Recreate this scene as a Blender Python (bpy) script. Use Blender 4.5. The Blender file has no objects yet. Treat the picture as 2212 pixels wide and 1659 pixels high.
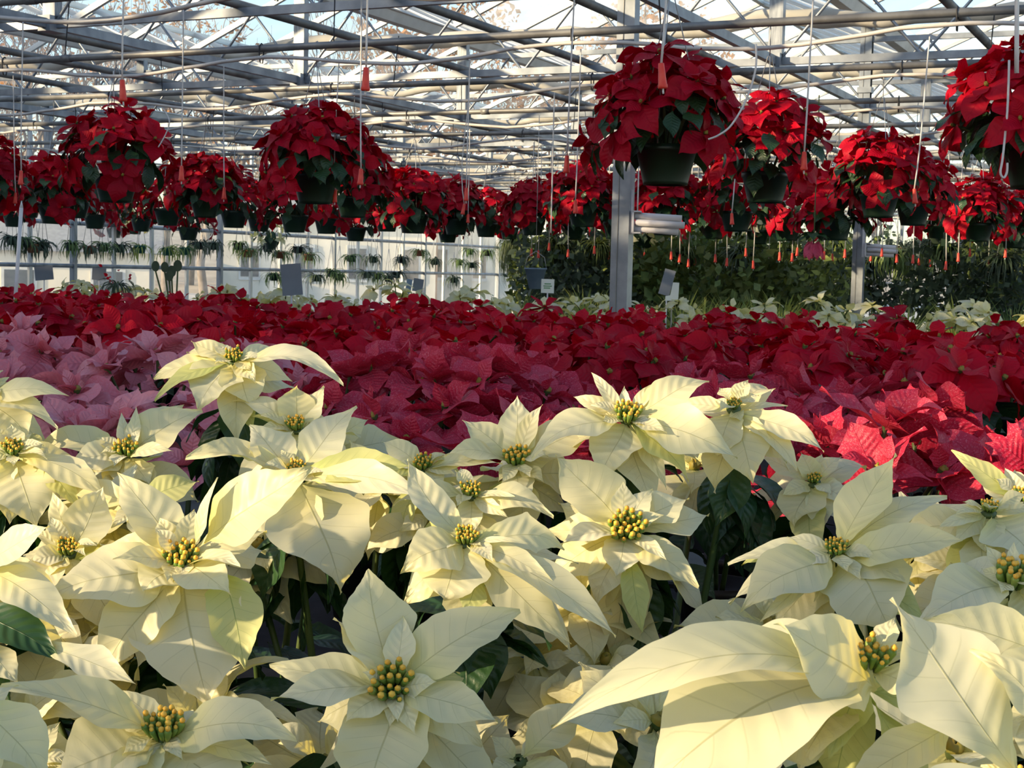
import bpy, math, random
from mathutils import Vector, Matrix, noise

# ------------------------------------------------------------------ camera, sky, sun, exposure
SC = bpy.context.scene
COL = SC.collection
FPX, CX, CY = 3250.0, 1106.0, 829.5
PITCH, ROLL = math.atan(239.5 / FPX), 0.023
CAM = Vector((0, 0, 1.5))
FWD = Vector((0, math.cos(PITCH), -math.sin(PITCH)))
_r0, _u0 = Vector((1, 0, 0)), Vector((0, math.sin(PITCH), math.cos(PITCH)))
RGT = _r0 * math.cos(ROLL) + _u0 * math.sin(ROLL)
UPV = _u0 * math.cos(ROLL) - _r0 * math.sin(ROLL)
cam_data = bpy.data.cameras.new('camera')
cam_data.sensor_width = 36.0
cam_data.lens = FPX / 2212.0 * 36.0
cam_data.clip_end = 600
cam = bpy.data.objects.new('camera', cam_data)
COL.objects.link(cam)
m = Matrix.Identity(4)
for i in range(3):
    m[i][0], m[i][1], m[i][2], m[i][3] = RGT[i], UPV[i], -FWD[i], CAM[i]
cam.matrix_world = m
SC.camera = cam
cam_data.dof.use_dof = True
cam_data.dof.focus_distance = 2.3
cam_data.dof.aperture_fstop = 40.0

SUN_AZ, SUN_EL = math.radians(-112), math.radians(17)      # azimuth measured from straight ahead, left is negative
sun_dir = Vector((math.sin(SUN_AZ) * math.cos(SUN_EL), math.cos(SUN_AZ) * math.cos(SUN_EL), math.sin(SUN_EL)))
world = bpy.data.worlds.new('sky')
SC.world = world
world.use_nodes = True
nt = world.node_tree
nt.nodes.clear()
sky = nt.nodes.new('ShaderNodeTexSky')
sky.sky_type = 'NISHITA'
sky.sun_disc = False
sky.sun_elevation = SUN_EL
sky.sun_rotation = SUN_AZ
sky.air_density = 1.0
sky.dust_density = 0.8
sky.ozone_density = 1.0
bg = nt.nodes.new('ShaderNodeBackground')
bg.inputs[1].default_value = 0.25
out = nt.nodes.new('ShaderNodeOutputWorld')
nt.links.new(sky.outputs[0], bg.inputs[0])
nt.links.new(bg.outputs[0], out.inputs[0])
sun_data = bpy.data.lights.new('sun', 'SUN')
sun_data.energy = 7.0
sun_data.angle = math.radians(0.7)
sun_data.color = (1.0, 0.78, 0.48)
sun = bpy.data.objects.new('sun', sun_data)
COL.objects.link(sun)
sun.rotation_euler = (-sun_dir).to_track_quat('-Z', 'Y').to_euler()
sun.location = sun_dir * 60
SC.view_settings.view_transform = 'Standard'
SC.view_settings.look = 'None'
SC.view_settings.exposure = 0.32
SC.view_settings.gamma = 1.0
SC.view_settings.use_curve_mapping = False
SC.cycles.transparent_max_bounces = 16
SC.cycles.max_bounces = 4
SC.cycles.use_adaptive_sampling = True
SC.cycles.adaptive_threshold = 0.06
SC.cycles.diffuse_bounces = 2
SC.cycles.glossy_bounces = 1
SC.cycles.transmission_bounces = 3
SC.cycles.caustics_reflective = False
SC.cycles.sample_clamp_indirect = 6.0

# ------------------------------------------------------------------ helpers
def P(px, py, d):
    """the point that stands at depth d behind pixel (px, py) of the photograph"""
    return CAM + (FWD + RGT * ((px - CX) / FPX) + UPV * ((CY - py) / FPX)) * d

VDIR = Vector((0.9041, -0.4274, 0))      # along the pipes and the benches
UDIR = Vector((0.4274, 0.9041, 0))       # along the gutters, away from the viewer
def G(a, b, z):
    return VDIR * a + UDIR * b + Vector((0, 0, z))
def depth_on(b, px):
    t = (px - CX) / FPX
    return b / (0.9041 + 0.4274 * t)

def tag(o, label=None, cat=None, group=None, kind=None):
    if label: o['label'] = label
    if cat: o['category'] = cat
    if group: o['group'] = group
    if kind: o['kind'] = kind
    return o

def ob(name, data, parent=None, mw=None):
    o = bpy.data.objects.new(name, data)
    COL.objects.link(o)
    if parent is not None:
        o.parent = parent
    if mw is not None:
        o.matrix_basis = mw
    return o

def empty(name, loc, rz=0.0):
    o = ob(name, None)
    o.empty_display_size = 0.05
    o.location = loc
    o.rotation_euler = (0, 0, rz)
    return o

def mk(name, verts, faces, mats, smooth=True, uv=None, midx=None):
    me = bpy.data.meshes.new(name)
    me.from_pydata(verts, [], faces)
    for mm in (mats if isinstance(mats, (list, tuple)) else [mats]):
        me.materials.append(mm)
    if smooth:
        me.polygons.foreach_set('use_smooth', [True] * len(me.polygons))
    if midx:
        me.polygons.foreach_set('material_index', midx)
    if uv:
        lay = me.uv_layers.new(name='UVMap')
        buf = []
        for lp in me.loops:
            buf.extend(uv[lp.vertex_index])
        lay.data.foreach_set('uv', buf)
    me.update()
    return me

class MB:
    """collects shapes that belong to one part"""
    def __init__(s):
        s.v, s.f, s.mi = [], [], []
    def add(s, v, f, mi=0):
        o = len(s.v)
        s.v.extend(v)
        s.f.extend([tuple(i + o for i in q) for q in f])
        s.mi.extend([mi] * len(f))
        return s
    def box(s, c, sx, sy, sz, mi=0, rot=None):
        v = []
        for x in (-.5, .5):
            for y in (-.5, .5):
                for z in (-.5, .5):
                    q = Vector((x * sx, y * sy, z * sz))
                    if rot: q = rot @ q
                    v.append(tuple(Vector(c) + q))
        return s.add(v, [(0, 1, 3, 2), (4, 6, 7, 5), (0, 4, 5, 1), (2, 3, 7, 6), (0, 2, 6, 4), (1, 5, 7, 3)], mi)
    def tube(s, pts, r, n=8, mi=0, cap=True):
        pts = [Vector(p) for p in pts]
        rs = r if isinstance(r, (list, tuple)) else [r] * len(pts)
        v, f = [], []
        t0 = (pts[1] - pts[0]).normalized()
        a = t0.orthogonal().normalized()
        for i, p in enumerate(pts):
            t = (pts[min(i + 1, len(pts) - 1)] - pts[max(i - 1, 0)]).normalized()
            a = (a - t * a.dot(t)).normalized()
            b = t.cross(a)
            for k in range(n):
                q = 2 * math.pi * k / n
                v.append(tuple(p + (a * math.cos(q) + b * math.sin(q)) * rs[i]))
        for i in range(len(pts) - 1):
            for k in range(n):
                f.append((i * n + k, i * n + (k + 1) % n, (i + 1) * n + (k + 1) % n, (i + 1) * n + k))
        if cap:
            f.append(tuple(range(n - 1, -1, -1)))
            f.append(tuple((len(pts) - 1) * n + k for k in range(n)))
        return s.add(v, f, mi)
    def lathe(s, prof, n=16, c=(0, 0, 0), mi=0):
        v, f = [], []
        for r, z in prof:
            for k in range(n):
                q = 2 * math.pi * k / n
                v.append((c[0] + r * math.cos(q), c[1] + r * math.sin(q), c[2] + z))
        for i in range(len(prof) - 1):
            for k in range(n):
                f.append((i * n + k, i * n + (k + 1) % n, (i + 1) * n + (k + 1) % n, (i + 1) * n + k))
        return s.add(v, f, mi)
    def mesh(s, name, mats, smooth=True):
        return mk(name, s.v, s.f, mats, smooth, None, s.mi)

def frame(o, t, nh):
    t = t.normalized()
    n = nh - t * nh.dot(t)
    if n.length < 1e-4:
        n = t.orthogonal()
    n.normalize()
    y = n.cross(t)
    M = Matrix.Identity(4)
    for i in range(3):
        M[i][0], M[i][1], M[i][2], M[i][3] = t[i], y[i], n[i], o[i]
    return M

# unit beam (square tube) and unit rod along X, scaled by the object's matrix
def bar_matrix(p, q, w, h=None, up=Vector((0, 0, 1))):
    p, q = Vector(p), Vector(q)
    M = frame(p, q - p, up)
    return M @ Matrix.Diagonal(((q - p).length, w, h if h else w, 1.0))

# ------------------------------------------------------------------ materials
def newmat(name):
    mt = bpy.data.materials.new(name)
    mt.use_nodes = True
    n = mt.node_tree
    n.nodes.clear()
    return mt, n, n.nodes.new('ShaderNodeOutputMaterial')

def nd(n, typ, **kw):
    x = n.nodes.new(typ)
    for k, v in kw.items():
        setattr(x, k, v)
    return x

def mth(n, op, a, b=None, c=None, clamp=False):
    x = n.nodes.new('ShaderNodeMath')
    x.operation = op
    x.use_clamp = clamp
    for i, v in enumerate((a, b, c)):
        if v is None: continue
        if isinstance(v, (int, float)): x.inputs[i].default_value = v
        else: n.links.new(v, x.inputs[i])
    return x.outputs[0]

def mixc(n, fac, a, b, typ='MIX'):
    x = n.nodes.new('ShaderNodeMix')
    x.data_type = 'RGBA'
    x.blend_type = typ
    if isinstance(fac, (int, float)): x.inputs[0].default_value = fac
    else: n.links.new(fac, x.inputs[0])
    for s, v in ((6, a), (7, b)):
        if isinstance(v, (tuple, list)): x.inputs[s].default_value = (*v[:3], 1)
        else: n.links.new(v, x.inputs[s])
    return x.outputs[2]

def ramp(n, fac, lo, hi):
    x = n.nodes.new('ShaderNodeMapRange')
    x.interpolation_type = 'SMOOTHSTEP'
    n.links.new(fac, x.inputs[0])
    x.inputs[1].default_value = lo
    x.inputs[2].default_value = hi
    return x.outputs[0]

def bract_mat(name, col, col2, vein, trans, tfac=0.35, veinamt=0.5, base=None, fleck=None, rough=0.5, spec=0.35, bump=0.35, nveins=9.0, fine=1.0, sheen=None):
    mt, n, o = newmat(name)
    L = n.links.new
    tc = nd(n, 'ShaderNodeTexCoord')
    sx = nd(n, 'ShaderNodeSeparateXYZ')
    L(tc.outputs['UV'], sx.inputs[0])
    u = sx.outputs[0]
    v = mth(n, 'ABSOLUTE', mth(n, 'SUBTRACT', mth(n, 'MULTIPLY', sx.outputs[1], 2.0), 1.0))
    mid = mth(n, 'SUBTRACT', 1.0, ramp(n, v, 0.004, 0.030))
    ph = mth(n, 'FRACT', mth(n, 'MULTIPLY', mth(n, 'SUBTRACT', u, mth(n, 'MULTIPLY', v, 0.16)), nveins))
    tri = mth(n, 'ABSOLUTE', mth(n, 'SUBTRACT', ph, 0.5))
    side = mth(n, 'SUBTRACT', 1.0, ramp(n, tri, 0.0, 0.05))
    fade = mth(n, 'SUBTRACT', 1.0, ramp(n, v, 0.55, 1.0))
    side = mth(n, 'MULTIPLY', side, fade)
    veins = mth(n, 'MAXIMUM', mid, mth(n, 'MULTIPLY', side, 0.45))
    info = nd(n, 'ShaderNodeObjectInfo')
    nz = nd(n, 'ShaderNodeTexNoise')
    nz.inputs['Scale'].default_value = 14.0 * fine
    nz.inputs['Detail'].default_value = 4.0
    L(tc.outputs['Object'], nz.inputs['Vector'])
    f1 = mth(n, 'ADD', mth(n, 'MULTIPLY', info.outputs['Random'], 0.75), mth(n, 'MULTIPLY', nz.outputs['Fac'], 0.4), clamp=True)
    c = mixc(n, f1, col, col2)
    if base:
        bf = mth(n, 'SUBTRACT', 1.0, ramp(n, u, 0.02, 0.45))
        c = mixc(n, mth(n, 'MULTIPLY', bf, 0.75), c, base)
    if fleck:
        vo = nd(n, 'ShaderNodeTexNoise')
        vo.inputs['Scale'].default_value = 75.0
        vo.inputs['Detail'].default_value = 3.0
        mp = nd(n, 'ShaderNodeMapping')
        mp.inputs['Scale'].default_value = (0.35, 1.0, 1.0)
        L(tc.outputs['Object'], mp.inputs[0])
        L(mp.outputs[0], vo.inputs['Vector'])
        big = nd(n, 'ShaderNodeTexNoise')
        big.inputs['Scale'].default_value = 22.0
        L(tc.outputs['Object'], big.inputs['Vector'])
        fl = ramp(n, mth(n, 'ADD', mth(n, 'MULTIPLY', vo.outputs['Fac'], 0.7), mth(n, 'MULTIPLY', big.outputs['Fac'], 0.35)), 0.56, 0.64)
        c = mixc(n, mth(n, 'MULTIPLY', fl, fleck[3]), c, fleck[:3])
    c = mixc(n, mth(n, 'MULTIPLY', veins, veinamt), c, vein)
    tcol = mixc(n, 1.0, c, trans, 'MULTIPLY')
    # fine relief: pillows between the veins, plus grain
    hgt = mth(n, 'SUBTRACT', mth(n, 'MULTIPLY', mth(n, 'COSINE', mth(n, 'MULTIPLY', mth(n, 'SUBTRACT', ph, 0.5), 6.2832)), -0.5), mth(n, 'MULTIPLY', mid, 0.8))
    hgt = mth(n, 'ADD', mth(n, 'MULTIPLY', hgt, fade), mth(n, 'MULTIPLY', nz.outputs['Fac'], 1.2))
    bp = nd(n, 'ShaderNodeBump')
    bp.inputs['Strength'].default_value = bump
    bp.inputs['Distance'].default_value = 0.0022
    L(hgt, bp.inputs['Height'])
    pr = nd(n, 'ShaderNodeBsdfPrincipled')
    L(c, pr.inputs['Base Color'])
    pr.inputs['Roughness'].default_value = rough
    pr.inputs['Specular IOR Level'].default_value = spec
    L(bp.outputs[0], pr.inputs['Normal'])
    tr = nd(n, 'ShaderNodeBsdfTranslucent')
    L(tcol, tr.inputs[0])
    L(bp.outputs[0], tr.inputs['Normal'])
    mx = nd(n, 'ShaderNodeMixShader')
    mx.inputs[0].default_value = tfac
    L(pr.outputs[0], mx.inputs[1])
    L(tr.outputs[0], mx.inputs[2])
    L(mx.outputs[0], o.inputs[0])
    return mt

def plain(name, c1, c2, rough=0.6, metal=0.0, scale=8.0, spec=0.4, bump=0.0, detail=4.0, rnd=0.0, trans=0.0):
    mt, n, o = newmat(name)
    L = n.links.new
    tc = nd(n, 'ShaderNodeTexCoord')
    nz = nd(n, 'ShaderNodeTexNoise')
    nz.inputs['Scale'].default_value = scale
    nz.inputs['Detail'].default_value = detail
    L(tc.outputs['Object'], nz.inputs['Vector'])
    f = ramp(n, nz.outputs['Fac'], 0.3, 0.7)
    if rnd:
        info = nd(n, 'ShaderNodeObjectInfo')
        f = mth(n, 'ADD', mth(n, 'MULTIPLY', f, 1 - rnd), mth(n, 'MULTIPLY', info.outputs['Random'], rnd))
    c = mixc(n, f, c1, c2)
    pr = nd(n, 'ShaderNodeBsdfPrincipled')
    L(c, pr.inputs['Base Color'])
    pr.inputs['Roughness'].default_value = rough
    pr.inputs['Metallic'].default_value = metal
    pr.inputs['Specular IOR Level'].default_value = spec
    if bump:
        bp = nd(n, 'ShaderNodeBump')
        bp.inputs['Strength'].default_value = bump
        bp.inputs['Distance'].default_value = 0.01
        L(nz.outputs['Fac'], bp.inputs['Height'])
        L(bp.outputs[0], pr.inputs['Normal'])
    if trans:
        tr = nd(n, 'ShaderNodeBsdfTranslucent')
        L(c, tr.inputs[0])
        mx = nd(n, 'ShaderNodeMixShader')
        mx.inputs[0].default_value = trans
        L(pr.outputs[0], mx.inputs[1])
        L(tr.outputs[0], mx.inputs[2])
        L(mx.outputs[0], o.inputs[0])
    else:
        L(pr.outputs[0], o.inputs[0])
    return mt

def glass(name, tint, milk, gloss, milkcol=(.85, .88, .9)):
    mt, n, o = newmat(name)
    L = n.links.new
    tp = nd(n, 'ShaderNodeBsdfTransparent')
    tp.inputs[0].default_value = (*tint, 1)
    gl = nd(n, 'ShaderNodeBsdfGlossy')
    gl.inputs[0].default_value = (1, 1, 1, 1)
    gl.inputs['Roughness'].default_value = 0.12
    tl = nd(n, 'ShaderNodeBsdfTranslucent')
    tl.inputs[0].default_value = (*milkcol, 1)
    tc = nd(n, 'ShaderNodeTexCoord')
    nz = nd(n, 'ShaderNodeTexNoise')
    nz.inputs['Scale'].default_value = 2.3
    nz.inputs['Detail'].default_value = 5.0
    L(tc.outputs['Object'], nz.inputs['Vector'])
    info = nd(n, 'ShaderNodeObjectInfo')
    f = mth(n, 'MULTIPLY', mth(n, 'ADD', ramp(n, nz.outputs['Fac'], .3, .75), mth(n, 'MULTIPLY', info.outputs['Random'], 0.9)), milk)
    m1 = nd(n, 'ShaderNodeMixShader')
    L(f, m1.inputs[0])
    L(tp.outputs[0], m1.inputs[1])
    L(tl.outputs[0], m1.inputs[2])
    m2 = nd(n, 'ShaderNodeMixShader')
    m2.inputs[0].default_value = gloss
    L(m1.outputs[0], m2.inputs[1])
    L(gl.outputs[0], m2.inputs[2])
    L(m2.outputs[0], o.inputs[0])
    return mt

M = {}
M['white'] = bract_mat('cream_bract', (.88, .87, .70), (.87, .83, .52), (.42, .40, .14), (1.0, .89, .34), .44, .50, base=(.80, .77, .30), bump=.30, nveins=8, rough=.42, spec=.45)
M['limy'] = bract_mat('lime_bract', (.62, .66, .24), (.70, .70, .32), (.20, .30, .06), (1.0, .9, .4), .4, .6, base=(.45, .56, .14), bump=.25, nveins=9)
M['red'] = bract_mat('red_bract', (.50, .002, .024), (.60, .004, .020), (.36, .0, .014), (1.0, .25, .30), .30, .35, bump=.4, spec=.16)
M['darkred'] = bract_mat('deep_red_bract', (.38, .002, .020), (.48, .003, .020), (.25, .0, .011), (1.0, .25, .30), .30, .35, bump=.4, spec=.16)
M['pink'] = bract_mat('dusty_pink_bract', (.72, .14, .20), (.80, .34, .39), (.42, .05, .09), (1.0, .6, .6), .3, .5, base=(.52, .05, .08), bump=.5, fleck=(.74, .45, .50, .30))
M['marble'] = bract_mat('flecked_red_bract', (.50, .008, .046), (.62, .045, .095), (.34, .0, .025), (1.0, .35, .4), .3, .35, bump=.45, spec=.3, fleck=(.86, .34, .42, .40))
M['rose'] = bract_mat('rose_bract', (.72, .10, .20), (.62, .05, .12), (.45, .0, .05), (1.0, .5, .5), .3, .4, bump=.6)
M['leaf'] = bract_mat('poinsettia_leaf', (.014, .048, .020), (.026, .072, .022), (.06, .11, .04), (.9, 1.0, .3), .16, .5, rough=.42, spec=.45, bump=.5)
M['cyath'] = plain('cyathium_green', (.10, .20, .03), (.24, .30, .05), .5, scale=60)
M['pollen'] = plain('cyathium_yellow', (.82, .50, .06), (.76, .38, .04), .5, scale=90)
M['disc'] = plain('flower_centre', (.30, .20, .03), (.22, .20, .03), .6, scale=90)
M['stem'] = plain('plant_stem', (.04, .08, .02), (.09, .12, .035), .5)
M['potgreen'] = plain('green_plastic_pot', (.006, .026, .012), (.009, .034, .016), .4, scale=5, spec=.5)
M['potblack'] = plain('black_plastic_pot', (.012, .012, .013), (.02, .02, .02), .5)
M['potteal'] = plain('teal_plastic_pot', (.01, .11, .09), (.015, .14, .11), .35)
M['terra'] = plain('terracotta_pot', (.36, .13, .07), (.28, .10, .05), .8)
M['soil'] = plain('potting_soil', (.02, .014, .01), (.05, .035, .025), .95, scale=40, bump=.5)
M['galv'] = plain('galvanised_steel', (.20, .225, .26), (.34, .37, .41), .42, metal=.35, scale=7, spec=.5)
M['galvdark'] = plain('weathered_pipe_steel', (.15, .15, .15), (.27, .27, .26), .5, metal=.35, scale=6, spec=.5)
M['alu'] = plain('aluminium_glazing_bar', (.58, .58, .56), (.72, .72, .70), .45, metal=.2, scale=4)
M['hose'] = plain('white_drip_hose', (.50, .47, .44), (.62, .59, .55), .5, scale=6)
M['tube'] = plain('white_drip_tube', (.66, .64, .62), (.74, .72, .70), .45, scale=6)
M['weight'] = plain('red_plastic_weight', (.74, .045, .03), (.82, .09, .05), .45, scale=30)
M['tie'] = plain('black_tie', (.012, .012, .014), (.03, .03, .035), .6)
M['wire'] = plain('steel_wire', (.35, .36, .37), (.45, .46, .47), .4, metal=.5)
M['cloth'] = plain('shade_cloth', (.66, .62, .54), (.82, .79, .72), .9, scale=3, trans=.35)
M['concrete'] = plain('concrete_floor', (.20, .20, .19), (.30, .29, .28), .9, scale=1.5, bump=.2)
M['outside'] = plain('pale_yard_gravel', (.50, .48, .44), (.66, .63, .58), .95, scale=.6)
M['hill'] = plain('leaf_litter_hillside', (.34, .28, .21), (.50, .42, .32), .95, scale=.4, bump=.3)
M['bark'] = plain('grey_bark', (.16, .13, .11), (.26, .22, .19), .9, scale=4)
M['dryleaf'] = plain('brown_autumn_leaf', (.34, .17, .07), (.46, .25, .10), .8, rnd=.4, trans=.3)
M['benchtop'] = plain('dark_bench_mesh', (.02, .02, .02), (.035, .035, .035), .7, scale=20)
M['frond'] = plain('olive_fern_frond', (.07, .11, .025), (.17, .20, .05), .5, scale=20, rnd=.35, trans=.35)
M['grass'] = plain('yellow_green_blade', (.24, .31, .06), (.50, .55, .15), .5, scale=14, rnd=.3, trans=.4)  # colour brightened to look sunlit where no sun reaches the far aisle
M['dull'] = plain('grey_green_foliage', (.05, .08, .05), (.10, .14, .08), .55, scale=14, rnd=.4, trans=.25)
M['tip'] = plain('trailing_green_foliage', (.10, .18, .06), (.24, .32, .10), .5, scale=14, rnd=.4, trans=.35)  # green lightened too, sunlit leaf tips put into the colour
M['card'] = plain('grey_sign_card', (.17, .19, .23), (.20, .22, .26), .6)
M['paper'] = plain('white_sign_card', (.80, .80, .74), (.86, .85, .78), .6)
M['ink'] = plain('green_print', (.10, .30, .12), (.16, .36, .16), .6)
M['bucket'] = plain('blue_grey_plastic', (.18, .26, .36), (.24, .32, .42), .5)
M['vinyl'] = plain('white_plastic_tube', (.60, .58, .60), (.70, .68, .70), .5)
M['plaster'] = plain('cream_render', (.72, .66, .54), (.80, .74, .62), .9, scale=.8)
M['brick'] = plain('orange_brick', (.50, .24, .14), (.58, .30, .18), .9, scale=3)
M['roofing'] = plain('grey_roofing', (.25, .25, .26), (.33, .33, .34), .8)
M['pane_dark'] = plain('window_dark', (.05, .06, .08), (.08, .09, .11), .15, spec=.8)
M['glass'] = glass('greenhouse_glass', (.93, .96, .97), .10, .06)
M['milk'] = glass('whitewashed_glass', (.95, .96, .95), .38, .04, (.92, .92, .86))

# ------------------------------------------------------------------ the greenhouse shell
random.seed(7)
A_LEFT, A_RIGHT, B_BACK, B_FAR = -14.98, 5.02, -4.0, 36.0
Z_PIPE, Z_CHORD, Z_TOP, Z_GUT, Z_RIDGE = 2.79, 3.04, 3.62, 3.78, 4.66
GUT = [-14.98, -10.98, -6.98, -2.98, 1.02, 5.02]
GIRD = [-1.04 + 2.9 * k for k in range(13)]        # 7.66 is the one through the nearest column
def uv_range(b, pad=1.6):
    return -1.0 * b - pad, -0.1 * b + pad

def unit_box(name, mat):
    v = [(x, y, z) for x in (0, 1) for y in (-.5, .5) for z in (-.5, .5)]
    return mk(name, v, [(0, 1, 3, 2), (4, 6, 7, 5), (0, 4, 5, 1), (2, 3, 7, 6), (0, 2, 6, 4), (1, 5, 7, 3)], mat, False)
def unit_rod(name, mat, n=8):
    b = MB(); b.tube([(0, 0, 0), (1, 0, 0)], .5, n)
    return b.mesh(name, mat)
BOX_G, ROD_G, BOX_A = unit_box('steel_bar', M['galv']), unit_rod('steel_rod', M['galv']), unit_box('glazing_bar', M['alu'])
ROD_D = unit_rod('dark_rod', M['tie'], 6)
ROD_W = unit_rod('wire_rod', M['wire'], 5)

def beam_mesh(name, p, q, w, h, mat, seg=1):
    b = MB(); L = (Vector(q) - Vector(p)).length
    b.box((L / 2, 0, 0), L, w, h)
    return b.mesh(name, mat, False)
def beam(name, p, q, w, h, mat, parent=None):
    p, q = Vector(p), Vector(q)
    return ob(name, beam_mesh(name, p, q, w, h, mat), parent, frame(p, q - p, Vector((0, 0, 1))))
def pipe(name, p, q, r, mat, parent=None, n=12):
    b = MB(); b.tube([p, q], r, n)
    return ob(name, b.mesh(name, mat), parent)

# floor and yard
b = MB(); c = G((A_LEFT + A_RIGHT) / 2, (B_BACK + B_FAR) / 2, -.05)
rotv = Matrix.Rotation(math.atan2(VDIR.y, VDIR.x), 3, 'Z')
b.box(c, A_RIGHT - A_LEFT, B_FAR - B_BACK, .1, rot=rotv)
tag(ob('floor', b.mesh('floor', M['concrete'], False)), 'grey concrete greenhouse floor under the benches', kind='structure')
b = MB(); b.box((0, 60, -.12), 420, 420, .1)
tag(ob('ground', b.mesh('ground', M['outside'], False)), 'pale sunlit yard outside the glass', kind='structure')
# hillside beyond the left wall and the far end
v, f = [], []
NX, NY = 40, 14
for j in range(NY + 1):
    for i in range(NX + 1):
        ang = math.radians(-88 + 140 * i / NX)
        r = 62 + 10 * j
        z = -1.2 + 9.0 * (j / NY) ** 1.3 + 2.2 * noise.noise(Vector((i * .5, j * .5, 3))) - .08 * max(0, i - 22) * j / NY * 6
        v.append((r * math.sin(ang), r * math.cos(ang), z))
for j in range(NY):
    for i in range(NX):
        k = j * (NX + 1) + i
        f.append((k, k + 1, k + NX + 2, k + NX + 1))
tag(ob('hillside', mk('hillside', v, f, M['hill'])), 'brown leafless hillside behind the greenhouse', kind='structure')

# evergreen windbreak added unseen behind the viewer to block sun, gaps left for lit patches
SH = Vector((sun_dir.x, sun_dir.y, 0)).normalized()
SP = Vector((-SH.y, SH.x, 0))
def conifer_mesh(seed, h, r, n=900):
    rr = random.Random(seed)
    v, f = [], []
    for i in range(n):
        z = h * (1 - math.sqrt(rr.random())) * .96 + .25
        R = r * (1 - (z / h) ** 1.6) * rr.uniform(.35, 1.05)
        th = rr.uniform(0, 6.3)
        c = Vector((R * math.cos(th), R * math.sin(th), z))
        t = Vector((math.cos(th + rr.uniform(-1, 1)), math.sin(th + rr.uniform(-1, 1)), rr.uniform(-.5, .2))).normalized()
        s_ = t.cross(Vector((rr.uniform(-1, 1), rr.uniform(-1, 1), 1))).normalized()
        l, w = rr.uniform(.45, .9), rr.uniform(.16, .34)
        k = len(v)
        v += [tuple(c - t * l * .5), tuple(c + s_ * w), tuple(c + t * l * .6), tuple(c - s_ * w)]
        f.append((k, k + 1, k + 2, k + 3))
    return mk('crown', v, f, M['frond'], False)
CON = [conifer_mesh(s, 11.2, 1.7, 1500) for s in range(3)]
tk = MB(); tk.tube([(0, 0, -.15), (0, 0, 9)], [.16, .03], 8)
TRUNK = tk.mesh('trunk', M['bark'])
blocker = tag(empty('added_shade_trees', SH * 17), 'row of added unseen evergreen trees that block the sun', kind='structure')
rr = random.Random(11)
for i in range(20):
    q = 1.0 + 1.5 * i
    if i == 0 or i == 1: continue  # gap left so sun reaches the cream plants
    sc = rr.uniform(.86, 1.08)
    mw = Matrix.Translation(-SP * 0 + SP * (-q if SP.y < 0 else q) * 1.0 + SH * rr.uniform(-1, 1)) @ Matrix.Rotation(rr.uniform(0, 6.3), 4, 'Z') @ Matrix.Scale(sc, 4)
    ob('crown', CON[i % 3], blocker, mw)
    ob('trunk', TRUNK, blocker, mw)
mw = Matrix.Translation(SP * (3.05 if SP.y > 0 else -3.05)) @ Matrix.Diagonal((.5, .5, 1.0, 1))  # slim tree added to shade a sun patch on the red bed
ob('crown', CON[1], blocker, mw)
ob('trunk', TRUNK, blocker, mw)
mw = Matrix.Translation(SP * (1.32 if SP.y > 0 else -1.32)) @ Matrix.Diagonal((.30, .30, .9, 1))  # narrow tree added to shade part of the cream flowers
ob('crown', CON[0], blocker, mw)
ob('trunk', TRUNK, blocker, mw)
for i in range(5):
    mw = Matrix.Translation(SP * ((1.5 + 1.75 * i) if SP.y < 0 else -(1.5 + 1.75 * i)) + SH * rr.uniform(-1, 1)) @ Matrix.Scale(rr.uniform(.8, 1.0), 4)
    ob('crown', CON[i % 3], blocker, mw)
    ob('trunk', TRUNK, blocker, mw)

# columns
for ai, a in enumerate((-2.98, 5.02)):
    for bi, bb in enumerate((-1.04 + 2.9 * k for k in range(-1, 13, 2) if True)):
        if bb > B_FAR: continue
        if ai and bb > 20: continue
        col_root = empty('column', G(a, bb, 0), math.atan2(VDIR.y, VDIR.x))
        tag(col_root, 'galvanised square steel column rising between the benches', kind='structure')
        mbx = MB()
        prof = [(-.05, -.05), (.05, -.05), (.05, .05), (-.05, .05)]
        mbx.box((0, 0, Z_GUT / 2), .10, .075, Z_GUT)
        sh = ob('shaft', mbx.mesh('shaft', M['galv'], False), col_root)
        seam = MB(); seam.box((-.012, -.0395, Z_GUT / 2), .004, .004, Z_GUT - .02)
        ob('seam', seam.mesh('seam', M['galvdark'], False), col_root)
        pl = MB(); pl.box((0, 0, .006), .2, .2, .012)
        ob('base_plate', pl.mesh('base_plate', M['galv'], False), col_root)
        cl = MB(); cl.box((0, 0, Z_CHORD + .14), .125, .1, .05)
        ob('collar', cl.mesh('collar', M['galv'], False), col_root)

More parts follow.
